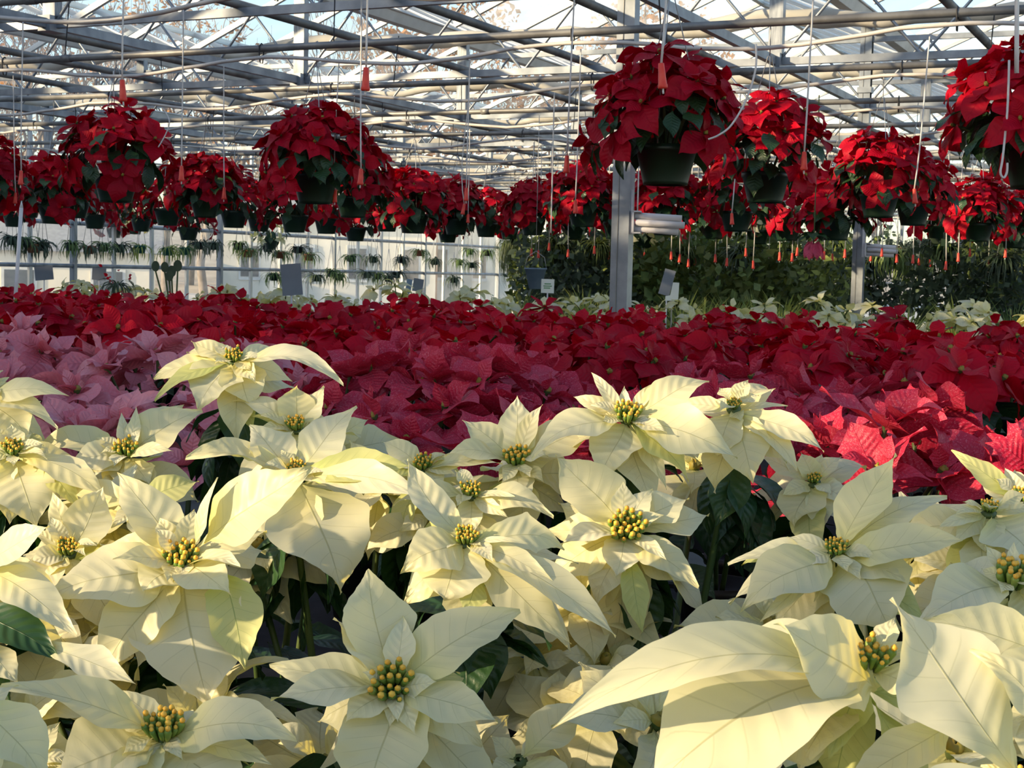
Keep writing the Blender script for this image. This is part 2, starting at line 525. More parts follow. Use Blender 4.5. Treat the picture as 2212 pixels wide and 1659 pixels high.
# lattice girders across the house
for gi, bb in enumerate(GIRD):
    root = tag(empty('lattice_girder', G(0, bb, Z_CHORD)), 'galvanised lattice girder spanning the house under the roof', kind='structure')
    inv = Matrix.Translation(G(0, bb, Z_CHORD)).inverted()
    def put(o): 
        o.matrix_basis = inv @ o.matrix_basis
        return o
    put(beam('bottom_chord', G(A_LEFT, bb, Z_CHORD), G(A_RIGHT, bb, Z_CHORD), .035, .052, M['galv'], root))
    put(beam('top_chord', G(A_LEFT, bb, Z_TOP), G(A_RIGHT, bb, Z_TOP), .035, .045, M['galv'], root))
    for a in GUT:
        put(ob('post', BOX_G, root, bar_matrix(G(a, bb, Z_CHORD), G(a, bb, Z_GUT), .07, .1, VDIR)))
    lo, hi = uv_range(bb, 1.2)
    if bb < 6: continue
    a = A_LEFT + .02
    k = 0
    while a < A_RIGHT - .5:
        if lo < a < hi:
            put(ob('web_bar', ROD_G, root, bar_matrix(G(a, bb, Z_CHORD), G(a + .5, bb, Z_TOP), .022)))
            put(ob('web_bar', ROD_G, root, bar_matrix(G(a + .5, bb, Z_TOP), G(a + 1, bb, Z_CHORD), .022)))
        a += 1.0
    # bunched shade curtain stored along the girder
    bm = MB()
    pts, rs = [], []
    aa = max(A_LEFT + .3, lo)
    rr = random.Random(gi)
    while aa < min(A_RIGHT, hi):
        q = G(aa, bb + .34 + .05 * rr.uniform(-1, 1), 3.40 - .06 * math.sin((aa - A_LEFT) * math.pi / 2) ** 2 + .02 * rr.uniform(-1, 1))
        pts.append(q); rs.append(.04 + .025 * rr.random() + .015 * math.sin(aa * 1.7))
        aa += .22
    if len(pts) > 3:
        bm.tube(pts, rs, 9)
        cur = ob('shade_curtain', bm.mesh('shade_curtain', M['cloth']))
        tag(cur, 'bunched cream shade cloth drawn up along a roof girder', kind='structure')

# tubes and pipes running away under the gutters
for a in GUT[1:-1]:
    root = tag(empty('purlin', G(a, 0, Z_CHORD)), 'long galvanised tube running away under a gutter', kind='structure')
    o = beam('square_tube', G(0, 2, 0), G(0, B_FAR, 0), .045, .06, M['galv'], root)
    for k in range(12):
        bb = GIRD[k]
        if bb < 3: continue
        s_ = MB(); s_.box((0, 0, 0), .1, .16, .1, rot=rotv)
        so = ob('cleat', s_.mesh('cleat', M['galv'], False), root, Matrix.Translation(G(0, bb, 0)))
for k, (a, z) in enumerate([(a0 + da, 3.09) for a0 in GUT[1:-1] for da in (-.5, -1.46, 1.46)]):
    root = tag(empty('heating_pipe', G(a, 0, z)), 'round grey pipe running away beneath the roof', kind='structure')
    pm = MB(); pm.tube([G(0, 2, 0), G(0, B_FAR, 0)], .028, 12)
    ob('pipe_run', pm.mesh('pipe_run', M['galvdark']), root)
    for j in range(5):
        cm = MB(); cc = 5 + 5.7 * j + (k % 3)
        cm.tube([G(0, cc, 0), G(0, cc + .12, 0)], .034, 12)
        ob('coupling', cm.mesh('coupling', M['galvdark']), root)
for a in GUT:
    root = tag(empty('gutter', G(a, 0, Z_GUT)), 'folded grey roof gutter between two glazed spans', kind='structure')
    gm = MB()
    L = B_FAR - B_BACK
    prof = [(-.085, .06), (-.045, -.04), (.045, -.04), (.085, .06)]
    vv = [tuple(G(x, bq, z)) for bq in (B_BACK, B_FAR) for x, z in prof] + [tuple(G(x * .93, bq, z + .012)) for bq in (B_BACK, B_FAR) for x, z in prof]
    ff = [(0, 1, 5, 4), (1, 2, 6, 5), (2, 3, 7, 6), (8, 12, 13, 9), (9, 13, 14, 10), (10, 14, 15, 11), (0, 4, 12, 8), (3, 11, 15, 7)]
    gm.add(vv, ff)
    ob('trough', gm.mesh('trough', M['alu'], False), root)
    lip = MB(); lip.tube([G(.085, B_BACK, .06), G(.085, B_FAR, .06)], .012, 6)
    ob('lip', lip.mesh('lip', M['alu']), root)

# glazed roof spans: bars and panes
step = 1.0
slope_len = math.hypot(2.0 - .14, Z_RIDGE - Z_GUT - .09)
for si in range(len(GUT) - 1):
    a0, a1 = GUT[si] + .14, GUT[si + 1] - .14
    am = (GUT[si] + GUT[si + 1]) / 2
    z0 = Z_GUT + .09
    root = tag(empty('roof_span_%d' % (si + 1), G(am, 0, Z_RIDGE)), 'pitched glass roof span with slender glazing bars', kind='structure')
    inv = Matrix.Translation(G(am, 0, Z_RIDGE)).inverted()
    rd = beam('ridge', G(am, B_BACK, Z_RIDGE), G(am, B_FAR, Z_RIDGE), .06, .07, M['alu'], root)
    rd.matrix_basis = inv @ rd.matrix_basis
    for side, ae in ((0, a0), (1, a1)):
        base = G(ae, 0, z0)
        pane = {}
        dv = G(am, 0, Z_RIDGE) - base
        for key in ('glass', 'milk'):
            w = step - .04
            p0 = UDIR * .02
            pane[key] = mk('pane', [tuple(p0), tuple(p0 + UDIR * w), tuple(p0 + UDIR * w + dv), tuple(p0 + dv)], [(0, 1, 2, 3)], M[key], False)
        bb = B_BACK
        while bb < B_FAR - .1:
            mw = Matrix.Translation(G(ae, bb, z0))
            nrm = dv.cross(UDIR).normalized()
            ob('glazing_bar', BOX_A, root, inv @ bar_matrix(G(ae, bb, z0), G(am, bb, Z_RIDGE), .045, .06, Vector((0, 0, 1))))
            white = (si == 2 and 12 < bb < 27) or (si == 3 and side == 0 and bb > 14) or (si == 1 and side == 1 and random.random() < .3)
            if bb > 7: ob('pane', pane['milk' if white else 'glass'], root, inv @ mw)
            bb += step

# walls
def glazed_wall(name, p0, p1, z0, z1, rails, pitch, label, kick=.55, panes=True):
    p0, p1 = Vector(p0), Vector(p1)
    L = (p1 - p0).length
    t = (p1 - p0) / L
    root = tag(empty(name, p0), label, kind='structure')
    inv = Matrix.Translation(p0).inverted()
    km = MB(); km.box((L / 2, 0, kick / 2), L, .08, kick)
    ob('kick_panel', km.mesh('kick_panel', M['alu'], False), root, inv @ frame(p0, t, Vector((0, 0, 1))))
    n = int(L / pitch)
    zs = [kick] + rails + [z1]
    for z, r in zip(rails + [z1], [.03] * len(rails) + [.05]):
        rm = MB(); rm.tube([(0, 0, z), (L, 0, z)], r, 8)
        ob('rail', rm.mesh('rail', M['galv']), root, inv @ frame(p0, t, Vector((0, 0, 1))))
    pm = {}
    for i in range(n + 1):
        q = p0 + t * (i * L / n)
        thick = .09 if i % 4 == 0 else .038
        ob('mullion', BOX_A if i % 4 else BOX_G, root, inv @ bar_matrix(q + Vector((0, 0, kick)), q + Vector((0, 0, z1)), thick, .06, t))
        if i < n and panes:
            for za, zb in zip(zs[:-1], zs[1:]):
                key = (za, zb)
                if key not in pm:
                    w = L / n - .05
                    pm[key] = mk('pane', [tuple(t * .025), tuple(t * (.025 + w)), tuple(t * (.025 + w) + Vector((0, 0, zb - za - .04))), tuple(t * .025 + Vector((0, 0, zb - za - .04)))], [(0, 1, 2, 3)], M['glass'], False)
                ob('pane', pm[key], root, inv @ Matrix.Translation(q + Vector((0, 0, za + .02))))
    return root
glazed_wall('wall_left', G(A_LEFT, B_BACK, 0), G(A_LEFT, B_FAR, 0), 0, Z_GUT - .08, [1.46, 2.07], .86, 'glazed left side wall with pipe rails and slim mullions')
glazed_wall('wall_far', G(A_LEFT, B_FAR, 0), G(A_RIGHT, B_FAR, 0), 0, Z_GUT - .08, [1.46, 2.07], 1.0, 'glazed far end wall of the greenhouse')
glazed_wall('wall_right', G(A_RIGHT, B_BACK, 0), G(A_RIGHT, B_FAR, 0), 0, Z_GUT - .08, [2.07], 4.0, 'right side wall posts of the greenhouse', panes=False)
glazed_wall('wall_back', G(A_LEFT, B_BACK, 0), G(A_RIGHT, B_BACK, 0), 0, Z_GUT - .08, [2.07], 4.0, 'end wall posts behind the viewer', panes=False)

# overhead pipes that carry the baskets, each with its drip hose and straps
PIPES = [2.34 + 1.72 * k for k in range(17)]
strap = MB()
strap.tube([(0, 0, .03), (.0, .024, .012), (0, .022, -.03), (0, .012, -.085), (0, -.012, -.085), (0, -.022, -.03), (0, -.024, .012), (0, 0, .03)], .004, 5)
STRAP = strap.mesh('strap', M['tie'])
for k, bb in enumerate(PIPES):
    root = tag(empty('overhead_pipe', G(0, bb, Z_PIPE)), 'grey overhead pipe carrying hanging baskets and a drip hose', kind='structure')
    lo, hi = uv_range(bb, 2.0)
    lo, hi = max(lo, A_LEFT), min(hi, A_RIGHT)
    pm = MB(); pm.tube([G(A_LEFT, 0, 0), G(A_RIGHT, 0, 0)], .021, 12)
    ob('pipe_run', pm.mesh('pipe_run', M['galvdark']), root)
    rr = random.Random(50 + k)
    off = rr.uniform(0, 2)
    hp, a = [], lo
    while a < hi:
        ph = ((a + off) % 2.0) / 2.0
        hp.append(G(a, -.02, -.055 - .075 * math.sin(ph * math.pi) ** 2 + rr.uniform(-.004, .004)))
        a += .16
    hm = MB(); hm.tube(hp, .0115, 7)
    ob('drip_hose', hm.mesh('drip_hose', M['hose']), root)
    a = math.ceil((lo + off) / 2.0) * 2.0 - off
    while a < hi:
        ob('strap', STRAP, root, Matrix.Translation(G(a, 0, 0)) @ Matrix.Rotation(math.atan2(VDIR.y, VDIR.x), 4, 'Z'))
        if rr.random() < .8:
            ob('hanger_rod', ROD_D, root, bar_matrix(G(a + .5, 0, -.02), G(a + .5 + rr.uniform(-.03, .03), rr.uniform(-.05, .05), .34), .008))
        a += 2.0
    a = lo + rr.uniform(1, 3)
    while a < hi:
        cm = MB(); cm.tube([G(a, 0, 0), G(a + .07, 0, 0)], .025, 12)
        ob('coupling', cm.mesh('coupling', M['galvdark']), root)
        a += 6

# benches
def bench(b0, b1, z, label):
    a0, a1 = -b1 * 1.05 - 1.0, -.1 * b0 + 1.6
    root = tag(empty('plant_bench', G((a0 + a1) / 2, (b0 + b1) / 2, 0), math.atan2(VDIR.y, VDIR.x)), label, 'bench', 'long greenhouse benches')
    L, W = a1 - a0, b1 - b0
    t = MB(); t.box((0, 0, z - .015), L, W, .03)
    ob('bench_top', t.mesh('bench_top', M['benchtop'], False), root)
    for sy in (-1, 1):
        r = MB(); r.box((0, sy * (W / 2 + .0155), z - .02), L, .03, .06)
        ob('side_rail', r.mesh('side_rail', M['benchtop'], False), root)
        n = max(2, int(L / 2))
        for i in range(n):
            x = -L / 2 + .2 + (L - .4) * i / (n - 1)
            lm = MB(); lm.tube([(x, sy * (W / 2 - .12), 0), (x, sy * (W / 2 - .12), z - .031)], .022, 8)
            ob('leg', lm.mesh('leg', M['galv']), root)
    return root
Z_B1, Z_B2, Z_B3, Z_B4 = .52, .72, .84, .84
bench(.55, 2.12, Z_B1, 'grey mesh bench under the cream poinsettias in the foreground')
bench(2.3, 3.55, Z_B2, 'grey mesh bench under the pink and flecked poinsettias')
bench(3.72, 7.2, Z_B3, 'wide grey mesh bench under the bed of red poinsettias')
bench(8.05, 9.75, Z_B4, 'grey mesh bench under the white poinsettias behind the column')

# ------------------------------------------------------------------ bracts, leaves, flower heads
PROF = {
    'std':   [(0, .05), (.05, .06), (.12, .30), (.22, .70), (.36, .97), (.46, 1.0), (.58, .92), (.70, .70), (.80, .44), (.88, .22), (.94, .09), (1, .0)],
    'wide':  [(0, .06), (.05, .10), (.12, .45), (.22, .84), (.36, 1.0), (.50, .98), (.63, .86), (.75, .62), (.85, .34), (.92, .14), (.96, .06), (1, .0)],
    'kite':  [(0, .05), (.06, .08), (.15, .32), (.30, .62), (.45, .88), (.56, 1.0), (.64, .93), (.74, .62), (.84, .34), (.92, .14), (.96, .06), (1, .0)],
    'slim':  [(0, .08), (.06, .14), (.14, .42), (.26, .78), (.40, 1.0), (.55, .96), (.68, .74), (.79, .48), (.88, .25), (.94, .11), (.97, .05), (1, .0)],
    'round': [(0, .06), (.05, .14), (.12, .50), (.24, .86), (.40, 1.0), (.55, 1.0), (.70, .90), (.82, .70), (.90, .48), (.95, .27), (.98, .12), (1, .0)],
    'horn':  [(0, .05), (.06, .08), (.14, .36), (.26, .72), (.40, .92), (.52, .98), (.59, 1.06), (.63, .84), (.74, .54), (.84, .28), (.92, .10), (1, .0)],
}
def prof_at(pr, u):
    for (u0, w0), (u1, w1) in zip(pr[:-1], pr[1:]):
        if u <= u1:
            k = (u - u0) / (u1 - u0)
            k2 = k * k * (3 - 2 * k) * .5 + k * .5
            return w0 + (w1 - w0) * k2
    return 0.0

def bract_mesh(name, L, W, mat, prof='std', arch=.10, fold=.12, rip=.02, curl=0.0, side=0.0, twist=0.0, seed=0, nu=14, nw=3, nv=9):
    """one bract along +X from stalk to tip, upper side +Z; arch lifts the middle, curl turns the tip, fold makes it boat-shaped"""
    pr = PROF[prof]
    rr = random.Random(seed)
    ph, ph2, asym = rr.uniform(0, 6.3), rr.uniform(0, 6.3), rr.uniform(-.08, .08)
    v, uv, f = [], [], []
    cols = 2 * nw + 1
    for i in range(nu + 1):
        u = i / nu
        h = W * .5 * prof_at(pr, u)
        zc = arch * L * 4 * u * (1 - u) * (1 + .5 * (u - .5)) + curl * L * (u * u * u - u) * 1.2
        yc = side * L * 4 * u * (1 - u) + asym * W * math.sin(u * 6.3) * .4
        tw = twist * (u - .3)
        for j in range(cols):
            q = (j - nw) / nw
            hh = h * (1 + (.06 * math.sin(u * 13 + ph + (2 if q > 0 else 0)) + .02 * math.sin(u * 29 + ph2)) * abs(q))
            y = hh * q
            z = fold * h * (abs(q) ** 1.5) - fold * h * .25
            z += rip * W * math.sin((u - .16 * abs(q)) * 6.2832 * nv + 1.0) * min(1, abs(q) * 2.2) * max(0, 1.0 - q * q)
            z += .06 * W * math.sin(u * 9 + ph + q * 1.5) * abs(q)
            y, z = y * math.cos(tw) - z * math.sin(tw), y * math.sin(tw) + z * math.cos(tw)
            v.append((L * u, yc + y, zc + z))
            uv.append((u, (q + 1) / 2))
    for i in range(nu):
        for j in range(cols - 1):
            k = i * cols + j
            f.append((k, k + 1, k + cols + 1, k + cols))
    return mk(name, v, f, mat, True, uv)

def library(key, name, n, wr, archs, rip, profs, seed):
    rr = random.Random(seed)
    out = []
    for i in range(n):
        out.append(bract_mesh(name, 1.0, rr.uniform(*wr), M[key], profs[i % len(profs)], rr.uniform(*archs), rr.uniform(.02, .30), rip, rr.uniform(-.1, .12), rr.uniform(-.05, .05), rr.uniform(-.35, .35), seed * 31 + i, nu=12, nw=3, nv=7))
    return out
LIB = {
    'red': library('red', 'bract', 9, (.58, .76), (.05, .16), .012, ['std', 'wide', 'std', 'horn'], 1),
    'darkred': library('darkred', 'bract', 9, (.58, .76), (.05, .16), .012, ['std', 'wide', 'std', 'horn'], 2),
    'pink': library('pink', 'bract', 9, (.55, .75), (.02, .18), .012, ['wide', 'horn', 'std', 'kite'], 3),
    'marble': library('marble', 'bract', 10, (.55, .78), (.02, .18), .012, ['wide', 'horn', 'kite', 'std'], 4),
    'white': library('white', 'bract', 8, (.50, .64), (.05, .18), .02, ['std', 'wide', 'kite'], 5),
    'limy': library('limy', 'bract', 3, (.42, .5), (.05, .14), .02, ['std'], 6),
    'rose': library('rose', 'bract', 4, (.50, .6), (.0, .1), .02, ['std'], 8),
    'leaf': library('leaf', 'leaf', 8, (.50, .64), (.04, .16), .012, ['wide', 'std', 'horn'], 7),
}
# flower centre with a stub of stem, in one piece
def disc_mesh(seed, r=.008):
    rr = random.Random(seed)
    b = MB(); n = 9
    b.lathe([(.0035, -.06), (.004, -.012), (r * .8, -.004), (r, .003), (r * .85, .008), (r * .45, .011), (.0005, .009)], n)
    v = []
    for i, q in enumerate(b.v):
        if i >= 3 * n:
            k = 1 + .25 * rr.uniform(-1, 1)
            q = (q[0] * k, q[1] * k, q[2] + .003 * rr.uniform(-.5, 1))
        v.append(q)
    b.v = v
    return mk('flower_head', b.v, b.f, [M['stem'], M['disc']], True, None, [0 if i < 3 * n else 1 for i in range(len(b.f))])
DISC = [disc_mesh(s) for s in range(3)]

def axis_matrix(loc, ax, spin):
    ax = ax.normalized()
    x = ax.orthogonal().normalized()
    Mx = Matrix.Identity(4)
    y = ax.cross(x)
    for i in range(3):
        Mx[i][0], Mx[i][1], Mx[i][2], Mx[i][3] = x[i], y[i], ax[i], loc[i]
    return Mx @ Matrix.Rotation(spin, 4, 'Z')

def head(parent, loc, ax, pal, L, rr, n_out=6, n_in=3, e_out=(-30, -5), e_in=(5, 45), size=1.0, spin=None, roll=.5):
    hd = ob('flower_head', rr.choice(DISC), parent, axis_matrix(Vector(loc), Vector(ax), rr.uniform(0, 6.3) if spin is None else spin) @ Matrix.Scale(size, 4))
    lib = LIB[pal]
    k0 = rr.uniform(0, 6.3)
    for ring, n, er, lo, hi, zz in ((0, n_out, e_out, .85, 1.12, -.006), (1, n_in, e_in, .45, .75, .0)):
        for i in range(n):
            th = k0 + (i + rr.uniform(-.28, .28)) * 6.2832 / n + ring * .5
            el = math.radians(rr.uniform(*er))
            t = Vector((math.cos(th) * math.cos(el), math.sin(th) * math.cos(el), math.sin(el)))
            tilt = rr.uniform(-roll, roll)
            nh = Vector((0, 0, 1)) + Vector((-math.sin(th), math.cos(th), 0)) * tilt
            s = L * rr.uniform(lo, hi) / size
            ob('bract', rr.choice(lib), hd, frame(Vector((math.cos(th), math.sin(th), 0)) * .004 + Vector((0, 0, zz)), t, nh) @ Matrix.Scale(s, 4))
    return hd

def leaves(parent, rr, n, zlo, zhi, rlo, rhi, L, drop=(-70, -15), pal='leaf', arc=None):
    for i in range(n):
        th = rr.uniform(0, 6.3) if arc is None else rr.uniform(*arc)
        r = rr.uniform(rlo, rhi)
        el = math.radians(rr.uniform(*drop))
        t = Vector((math.cos(th) * math.cos(el), math.sin(th) * math.cos(el), math.sin(el)))
        nh = Vector((0, 0, 1)) * math.cos(el) + Vector((math.cos(th), math.sin(th), 0)) * (-math.sin(el)) + Vector((-math.sin(th), math.cos(th), 0)) * rr.uniform(-.5, .5)
        ob('leaf', rr.choice(LIB[pal]), parent, frame(Vector((r * math.cos(th), r * math.sin(th), rr.uniform(zlo, zhi))), t, nh) @ Matrix.Scale(L * rr.uniform(.75, 1.15), 4))

def pot_mesh(name, r0, r1, h, mat, rim=.012):
    b = MB()
    b.lathe([(.0, 0), (r0, 0), (r1 * .97, h - rim * 1.6), (r1 * 1.04, h - rim * 1.6), (r1 * 1.05, h), (r1 * .96, h), (r1 * .93, h - .02), (.0, h - .025)], 20)
    return b.mesh(name, mat)
POT = {'bench': pot_mesh('pot', .062, .085, .15, M['potblack']), 'foil': pot_mesh('pot', .066, .09, .15, M['potgreen'])}

def bench_plant(loc, top, pal, L, rr, label, group, heads=6, R=.17, tilt=.55, n_out=6, n_in=3, nleaf=8, e_out=(-32, -6), e_in=(5, 45), roll=.5):
    root = tag(empty('poinsettia', loc, rr.uniform(-.6, .6)), label, 'poinsettia', group)
    ob('pot', POT['bench'], root)
    H = top - loc.z
    k0 = rr.uniform(0, 6.3)
    for i in range(heads):
        if i == 0:
            p, ax = Vector((rr.uniform(-.03, .03), rr.uniform(-.03, .03), H * rr.uniform(.97, 1.05))), Vector((rr.uniform(-.25, .25), rr.uniform(-.4, .05), 1))
        else:
            th = k0 + (i + rr.uniform(-.2, .2)) * 6.2832 / (heads - 1)
            r = R * rr.uniform(.75, 1.12)
            p = Vector((r * math.cos(th), r * math.sin(th), H * rr.uniform(.80, .97)))
            ax = Vector((math.cos(th) * tilt, math.sin(th) * tilt - .15, 1)) + Vector((rr.uniform(-.2, .2), rr.uniform(-.2, .2), 0))
        head(root, p, ax, pal(rr) if callable(pal) else pal, L * rr.uniform(.88, 1.1), rr, n_out, n_in, e_out, e_in, roll=roll)
    st = MB()
    for i in range(3):
        q = i * 2.1
        st.tube([(.01 * math.cos(q), .01 * math.sin(q), .12), (.03 * math.cos(q), .03 * math.sin(q), H * .5), (.09 * math.cos(q), .09 * math.sin(q), H * .82)], .006, 5)
    tag(ob('stems', st.mesh('stems', M['stem']), root), kind='stuff')
    leaves(root, rr, nleaf, H * .42, H * .80, .04, .15, L * 1.15, (-55, 5))
    return root

# ------------------------------------------------------------------ cream poinsettias in the foreground, flower by flower
def cyathia_mesh(seed, n=22, R=.0125):
    rr = random.Random(seed)
    b = MB()
    for i in range(n):
        a = i * 2.4
        r = R * math.sqrt((i + .4) / n)
        x, y, z = r * math.cos(a), r * math.sin(a), rr.uniform(.0, .005)
        s = rr.uniform(.0015, .0023)
        ax = Vector((x * 18, y * 18, 1)).normalized()
        base, tip = Vector((x * .6, y * .6, -.004)), Vector((x, y, z + .002))
        b.tube([base, base.lerp(tip, .5), tip + ax * s * .4, tip + ax * s * 1.4], [s * .5, s * 1.0, s * 1.25, s * .9], 6, 0)
        tip = tip - ax * s * .6
        e = tip + ax * s * 2.0
        b.tube([e - ax * s * .2, e + ax * s * .8, e + ax * s * 1.5], [s * .7, s * .95, s * .4], 6, 1)
    return b.mesh('cyathia', [M['cyath'], M['pollen']])
CYA = [cyathia_mesh(s, 20 + s * 2) for s in range(4)]
rcp = MB(); rcp.lathe([(.004, -.035), (.005, -.015), (.010, -.006), (.011, -.002), (.004, .0)], 9)
RECEPT = rcp.mesh('flower_head', M['stem'])
UP = Vector((0, 0, 1))
wcount = [0]

def flower(root, pot_top, cx, cy, d, rows, ax=None, small=4, cya=1.0, under=6):
    """rows: (tip x, tip y, width ratio, {k, s, arch, ...}) in pixels of the photograph; the tip gets its own depth from the bract's slant k"""
    wcount[0] += 1
    rr = random.Random(900 + wcount[0])
    C = P(cx, cy, d)
    toc = (CAM - C).normalized()
    axis = Vector(ax).normalized() if ax else (toc * .55 + UP * .8).normalized()
    inv = root.matrix_basis.inverted()
    hm = axis_matrix(inv @ C, axis, rr.uniform(0, 6.3))
    hd = ob('flower_head', RECEPT, root, hm)
    hinv = hm.inverted()
    if cya:
        tag(ob('cyathia', CYA[wcount[0] % 4], hd, Matrix.Translation((0, 0, .004)) @ Matrix.Scale(cya * 1.1, 4)), 'cluster of green and yellow buds', kind='stuff')
    for row in rows:
        tx, ty, wr = row[:3]
        o = row[3] if len(row) > 3 else {}
        bx, by = o.get('b', (cx, cy))
        k = o.get('k', 1.10)
        sg = o.get('s', -1 if ty > cy + 6 else 1)
        px = math.hypot(tx - bx, ty - by)
        pc = math.hypot(bx - cx, by - cy)
        slope = sg * math.sqrt(max(0, k * k - 1))
        db = d + pc * d / FPX * slope + o.get('db', 0)
        dt = db + px * d / FPX * slope
        B, T = P(bx, by, db), P(tx, ty, dt)
        if 'b' not in o:
            B = B + (T - B) * .05 - axis * .004
        t = T - B
        nh = toc * o.get('c', .6) + UP * o.get('u', .7)
        y = t.normalized().cross(nh)
        nh = nh + y.normalized() * o.get('roll', rr.uniform(-.25, .25))
        mt = M[o.get('m', 'white')]
        prf = o.get('p', rr.choice(['std', 'wide', 'std', 'kite']) if wr > .4 else 'slim')
        W = wr * px * d / FPX * 1.22
        me = bract_mesh('bract', t.length, W, mt, prf, o.get('arch', rr.uniform(.05, .12)), o.get('fold', rr.uniform(.05, .28)), o.get('rip', rr.uniform(.006, .016)) * .55, o.get('curl', rr.uniform(-.06, .08)), o.get('side', rr.uniform(-.04, .04)), o.get('tw', rr.uniform(-.3, .3)), rr.randint(0, 9999), nu=42, nw=4, nv=rr.choice([6, 7, 8]))
        ob('leaf' if mt is M['leaf'] else 'bract', me, hd, hinv @ inv @ frame(B, t, nh))
    for i in range(under):
        th = i * 6.2832 / max(1, under) + rr.uniform(-.5, .5)
        el = math.radians(rr.uniform(-42, -12))
        t = Vector((math.cos(th) * math.cos(el), math.sin(th) * math.cos(el), math.sin(el)))
        ob('bract', rr.choice(LIB['white'] if rr.random() < .8 else LIB['limy']), hd, frame(t * .006 - Vector((0, 0, .022)), t, Vector((0, 0, 1)) + Vector((rr.uniform(-.4, .4), rr.uniform(-.4, .4), 0))) @ Matrix.Scale(rr.uniform(.085, .125), 4))
    for i in range(small):
        th = rr.uniform(0, 6.3)
        el = math.radians(rr.uniform(-5, 35))
        t = Vector((math.cos(th) * math.cos(el), math.sin(th) * math.cos(el), math.sin(el)))
        ob('bract', rr.choice(LIB['white']), hd, frame(t * .008, t, Vector((0, 0, 1))) @ Matrix.Scale(rr.uniform(.028, .05), 4))
    # stem down to the pot and a ruff of dark leaves under the flower
    q = inv @ C
    s0 = Vector((q.x * .12, q.y * .12, pot_top - .02))
    dn = -(inv.to_3x3() @ axis)
    st = MB(); st.tube([s0, s0.lerp(q, .5) + Vector((0, 0, -.05)), q + dn * .09 , q + dn * .02], [.007, .006, .005, .004], 6)
    ob('stem', st.mesh('stem', M['stem']), root)
    for i in range(14):
        th = rr.uniform(0, 6.3)
        el = math.radians(rr.uniform(-65, -12))
        t = Vector((math.cos(th) * math.cos(el), math.sin(th) * math.cos(el), math.sin(el)))
        if t.y < -.25:
            el = math.radians(rr.uniform(-80, -55))
            t = Vector((math.cos(th) * math.cos(el), math.sin(th) * math.cos(el), math.sin(el)))
        nh = UP + t * .3 + Vector((rr.uniform(-.4, .4), rr.uniform(-.4, .4), 0))
        ob('leaf', rr.choice(LIB['leaf']), root, frame(q + dn * rr.uniform(.07, .18), t, nh) @ Matrix.Scale(rr.uniform(.10, .15), 4))
    return hd

def cream_plant(px, py, d, label):
    p = P(px, py, d)
    root = tag(empty('poinsettia', (p.x, p.y, Z_B1)), label, 'poinsettia', 'cream poinsettias on the front bench')
    ob('pot', POT['foil'], root)
    rr = random.Random(int(px + py))
    leaves(root, rr, 44, .18, .40, .03, .24, .15, (-50, 10))
    return root
GR = {'m': 'limy'}
def X(*a, **k):
    return (*a, k)
PT = .15
r = cream_plant(600, 1000, 2.42, 'cream poinsettia whose topmost flower stands against the pink bracts')
flower(r, PT, 505, 776, 2.30, [
    X(413, 737, .42, k=1.05, s=1), X(403, 762, .35, k=1.2, s=1), X(332, 819, .36, k=1.05, s=1, arch=.1), X(334, 866, .24, k=1.05, s=-1, m='limy', arch=.1),
    X(427, 884, .80, p='wide', k=1.12, arch=.14, roll=.2), X(552, 828, .55, k=1.3), X(538, 874, .80, p='round', k=1.15, arch=.14), X(742, 831, .27, k=1.04, arch=.20, s=-1, c=.5),
    X(610, 757, .36, k=1.3, s=1), X(497, 746, .5, k=1.2, s=1), X(632, 824, .34, k=1.1, s=1, arch=.15), X(560, 770, .4, k=1.8, s=1)])
flower(r, PT, 640, 924, 2.24, [
    X(642, 832, .80, p='wide', k=1.1, s=1, arch=.02), X(700, 834, .5, k=1.1, s=1, arch=.02), X(499, 868, .32, k=1.05, s=1, arch=.13), X(566, 922, .45, k=1.15, s=-1), X(596, 947, .4, k=1.3),
    X(655, 990, .75, p='round', k=1.2), X(716, 915, .3, k=1.2, s=1), X(672, 953, .3, k=1.2), X(520, 905, .22, k=1.1, m='limy', s=1)], ax=(-.1, -.45, .85))
r = cream_plant(760, 1180, 2.12, 'cream poinsettia with a broad drooping bract beside the tall rippled ones')
flower(r, PT, 640, 1022, 2.05, [
    X(539, 918, .70, p='horn', k=1.06, s=1, arch=.02), X(771, 878, .46, k=1.08, s=1, arch=.04, rip=.03), X(401, 989, .46, k=1.05, s=-1, arch=.12, rip=.04, roll=.35), X(807, 985, .14, k=1.1, s=1),
    X(737, 1282, .66, p='wide', k=1.12, arch=.06, fold=.1), X(890, 1008, .34, k=1.04, s=-1, m='limy', arch=.08), X(925, 1082, .24, k=1.1, s=-1, arch=.12), X(686, 1040, .5, k=1.3), X(660, 975, .35, k=1.3, s=1),
    X(745, 1010, .35, k=1.2, s=1), X(560, 1075, .5, k=1.2, s=-1)], small=5)
flower(r, PT, 912, 1008, 2.16, [
    X(1060, 990, .24, k=1.1, s=-1), X(1086, 1002, .2, k=1.15, s=-1), X(826, 954, .45, k=1.1, s=1), X(960, 975, .35, k=1.2, s=1), X(800, 1040, .32, k=1.1, s=-1, m='limy'), X(880, 1050, .45, k=1.3), X(985, 1025, .3, k=1.2)])
flower(r, PT, 1017, 1066, 2.04, [
    X(1196, 1117, .40, k=1.05, s=-1, arch=.08), X(1112, 1072, .24, k=1.2, s=-1), X(850, 1092, .34, k=1.06, s=1), X(1022, 1152, .62, p='wide', k=1.2), X(968, 1068, .5, k=1.2), X(1000, 1018, .35, k=1.3, s=1), X(1100, 1120, .3, k=1.2)])
r = cream_plant(350, 1300, 1.95, 'cream poinsettia with the largest yellow sunlit flower, its long bract hanging down')
